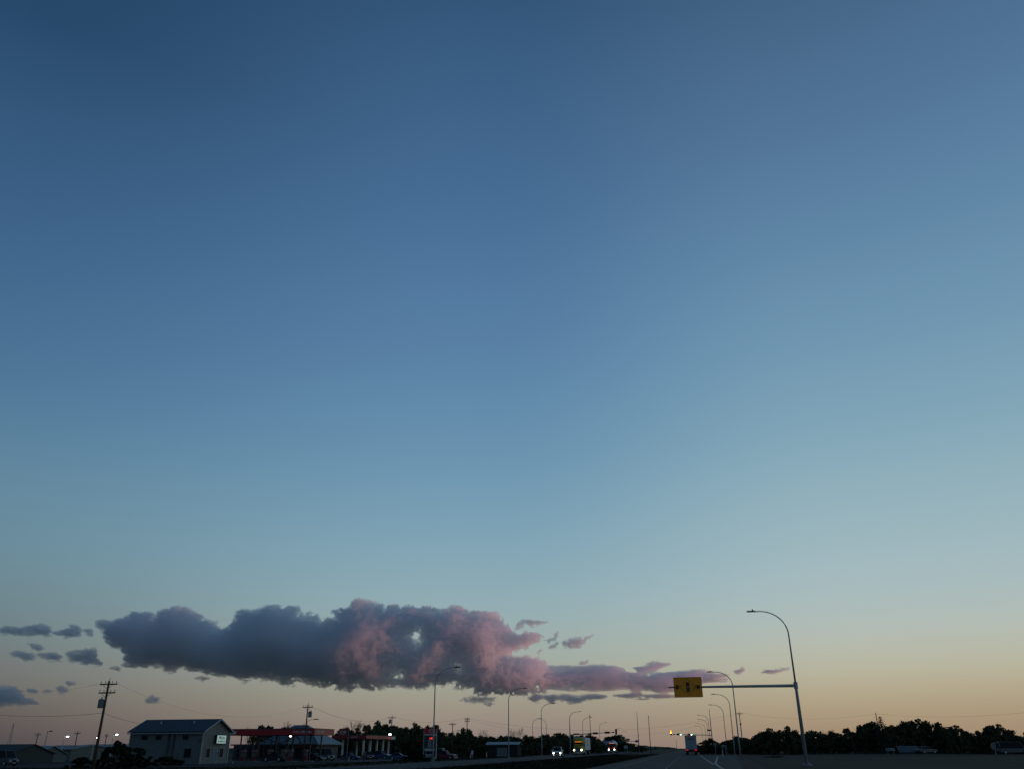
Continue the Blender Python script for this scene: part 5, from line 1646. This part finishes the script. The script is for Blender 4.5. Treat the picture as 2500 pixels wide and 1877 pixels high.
def cloud_object(name, label, polys, holes, box, step, noise_amp, depth_r, density, edge, seed, octaves, stretch=1.0, tint=(0.95, 0.97, 1.0), kind=None, bow=None, grow=0.0):
    (u0, z0), (u1, z1) = uz(box[0], box[3]), uz(box[2], box[1])
    dmin, dmax = box[4]
    nu, nd, nz = int((u1 - u0) / step[0]) + 1, int((dmax - dmin) / step[1]) + 1, int((z1 - z0) / step[2]) + 1
    ua, da, za = np.linspace(u0, u1, nu), np.linspace(dmin, dmax, nd), np.linspace(z0, z1, nz)
    U, Z = np.meshgrid(ua, za, indexing='ij')
    dc = np.array([bow(u) if bow else 0.0 for u in ua])          # the cloud's axis curves away in depth
    far = 1 + dc[:, None] / CLOUD_D
    U, Z = U / far, CAM_Z + (Z - CAM_Z) / far
    sd2 = np.full(U.shape, -1e9)
    for p in polys:
        sd2 = np.maximum(sd2, signed_distance(p, U, Z))
    for h in holes:
        sd2 = np.minimum(sd2, -0.8 * signed_distance(h, U, Z) + 5)
    rng = np.random.default_rng(seed)
    fb = np.zeros((nu, nd, nz), np.float32)
    for cell, amp in octaves:
        v = value_noise(rng, (ua / stretch, da / (6.0 if cell < 40 else 3.0 if cell < 80 else 1.5), za * 1.2), cell)
        fb += amp * (0.78 - 2.2 * np.abs(v) if cell < 150 else v)        # billows
    f = sd2[:, None, :].astype(np.float32) - ((da[None, :] - dc[:, None]) ** 2 / (2 * depth_r))[:, :, None].astype(np.float32)
    thin = np.clip((sd2[:, None, :] + 30) / 50, 0.5, 1.0)
    f = f + noise_amp * fb * thin + grow
    den = np.clip(f / edge, 0, 1)
    den = (den * den * (3 - 2 * den)).astype(np.float32)
    # voxels live in a vertex attribute, a geometry-node volume cube reads them back
    me = bpy.data.meshes.new(name)
    me.vertices.add(den.size)
    att = me.attributes.new("voxel", 'FLOAT', 'POINT')
    att.data.foreach_set("value", den.ravel())
    co = np.stack(np.meshgrid(ua, da, za, indexing='ij'), -1).astype(np.float32)
    me.vertices.foreach_set("co", co.ravel())
    ob = bpy.data.objects.new(name, me)
    scene.collection.objects.link(ob)
    ob.rotation_euler = (0, 0, R(YAW))
    ob.location = (-math.sin(R(YAW)) * CLOUD_D, math.cos(R(YAW)) * CLOUD_D, 0)
    ng = bpy.data.node_groups.new(name + "_volume", 'GeometryNodeTree')
    ng.interface.new_socket("Geometry", in_out='INPUT', socket_type='NodeSocketGeometry')
    ng.interface.new_socket("Geometry", in_out='OUTPUT', socket_type='NodeSocketGeometry')
    N, Lk = ng.nodes, ng.links
    gi, go = N.new('NodeGroupInput'), N.new('NodeGroupOutput')
    vc = N.new('GeometryNodeVolumeCube')
    vc.inputs['Min'].default_value = (u0, dmin, z0)
    vc.inputs['Max'].default_value = (u1, dmax, z1)
    vc.inputs['Resolution X'].default_value = nu
    vc.inputs['Resolution Y'].default_value = nd
    vc.inputs['Resolution Z'].default_value = nz
    pos = N.new('GeometryNodeInputPosition')
    sx = N.new('ShaderNodeSeparateXYZ')
    Lk.new(pos.outputs[0], sx.inputs[0])

    def gm(op, a, b):
        n = N.new('ShaderNodeMath'); n.operation = op
        for i, v in enumerate((a, b)):
            if v is None: continue
            if isinstance(v, (int, float)): n.inputs[i].default_value = v
            else: Lk.new(v, n.inputs[i])
        return n.outputs[0]
    ids = []
    for o_, lo, hi, n_ in ((sx.outputs[0], u0, u1, nu), (sx.outputs[1], dmin, dmax, nd), (sx.outputs[2], z0, z1, nz)):
        ids.append(gm('ROUND', gm('MULTIPLY', gm('SUBTRACT', o_, lo), (n_ - 1) / (hi - lo)), None))
    fi = N.new('FunctionNodeFloatToInt')
    # integer arithmetic keeps the index exact

    def im(op, a, b):
        n = N.new('FunctionNodeIntegerMath'); n.operation = op
        for i, v in enumerate((a, b)):
            if isinstance(v, int): n.inputs[i].default_value = v
            else: Lk.new(v, n.inputs[i])
        return n.outputs[0]
    index = im('ADD', im('MULTIPLY', im('ADD', im('MULTIPLY', ids[0], nd), ids[1]), nz), ids[2])
    si = N.new('GeometryNodeSampleIndex')
    si.data_type = 'FLOAT'; si.domain = 'POINT'
    na = N.new('GeometryNodeInputNamedAttribute'); na.data_type = 'FLOAT'
    na.inputs['Name'].default_value = "voxel"
    Lk.new(gi.outputs[0], si.inputs['Geometry'])
    Lk.new(na.outputs[0], si.inputs['Value'])
    Lk.new(index, si.inputs['Index'])
    Lk.new(si.outputs[0], vc.inputs['Density'])
    sm = N.new('GeometryNodeSetMaterial')
    m = bpy.data.materials.new(name)
    m.use_nodes = True
    mt = m.node_tree
    mt.nodes.clear()
    pv = mt.nodes.new('ShaderNodeVolumePrincipled')
    pv.inputs['Color'].default_value = (*tint, 1)
    pv.inputs['Density'].default_value = density
    pv.inputs['Density Attribute'].default_value = "density"
    pv.inputs['Anisotropy'].default_value = 0.25
    mo = mt.nodes.new('ShaderNodeOutputMaterial')
    mt.links.new(pv.outputs[0], mo.inputs['Volume'])
    sm.inputs['Material'].default_value = m
    me.materials.append(m)
    Lk.new(vc.outputs[0], sm.inputs['Geometry'])
    Lk.new(sm.outputs[0], go.inputs[0])
    md = ob.modifiers.new("volume", 'NODES')
    md.node_group = ng
    ob["label"] = label
    ob["category"] = "cloud"
    if kind:
        ob["kind"] = kind
    return ob


cloud_object("cloud", "long grey-blue cumulus bank with pink edges stretched above the road", [BANK], HOLES,
             (130, 1435, 1400, 1712, (-240, 520)), (5.6, 13.0, 4.7), 1.0, 130.0, 0.018, 8.0, 5,
             ((230, 12.0), (115, 14.0), (58, 23.0), (29, 27.0), (14, 20.0)), kind="stuff",
             bow=lambda u: 1.0e-4 * (u + 1050) ** 2)
cloud_object("cloud_streak", "flat pink-grey streak of cloud trailing from the bank to the amber sign", STREAK, [],
             (1290, 1585, 2060, 1730, (-40, 780)), (5.2, 13.0, 4.3), 1.0, 70.0, 0.022, 10.0, 21, ((150, 6.0), (75, 12.0), (38, 16.0), (18, 13.0)), 3.0, (0.93, 0.95, 0.99), kind="stuff",
             bow=lambda u: 190 + 0.30 * (u - 220) if u > 0 else 124, grow=7.0)
cloud_object("clouds", "small torn scraps of cloud around the long cloud bank", SCRAPS, [],
             (-210, 1490, 1480, 1735, (-90, 90)), (5.5, 10.0, 4.6), 1.0, 60.0, 0.017, 10.0, 9, ((90, 6.0), (45, 15.0), (22, 20.0), (11, 16.0)), 1.7, (0.88, 0.92, 0.965), kind="stuff")
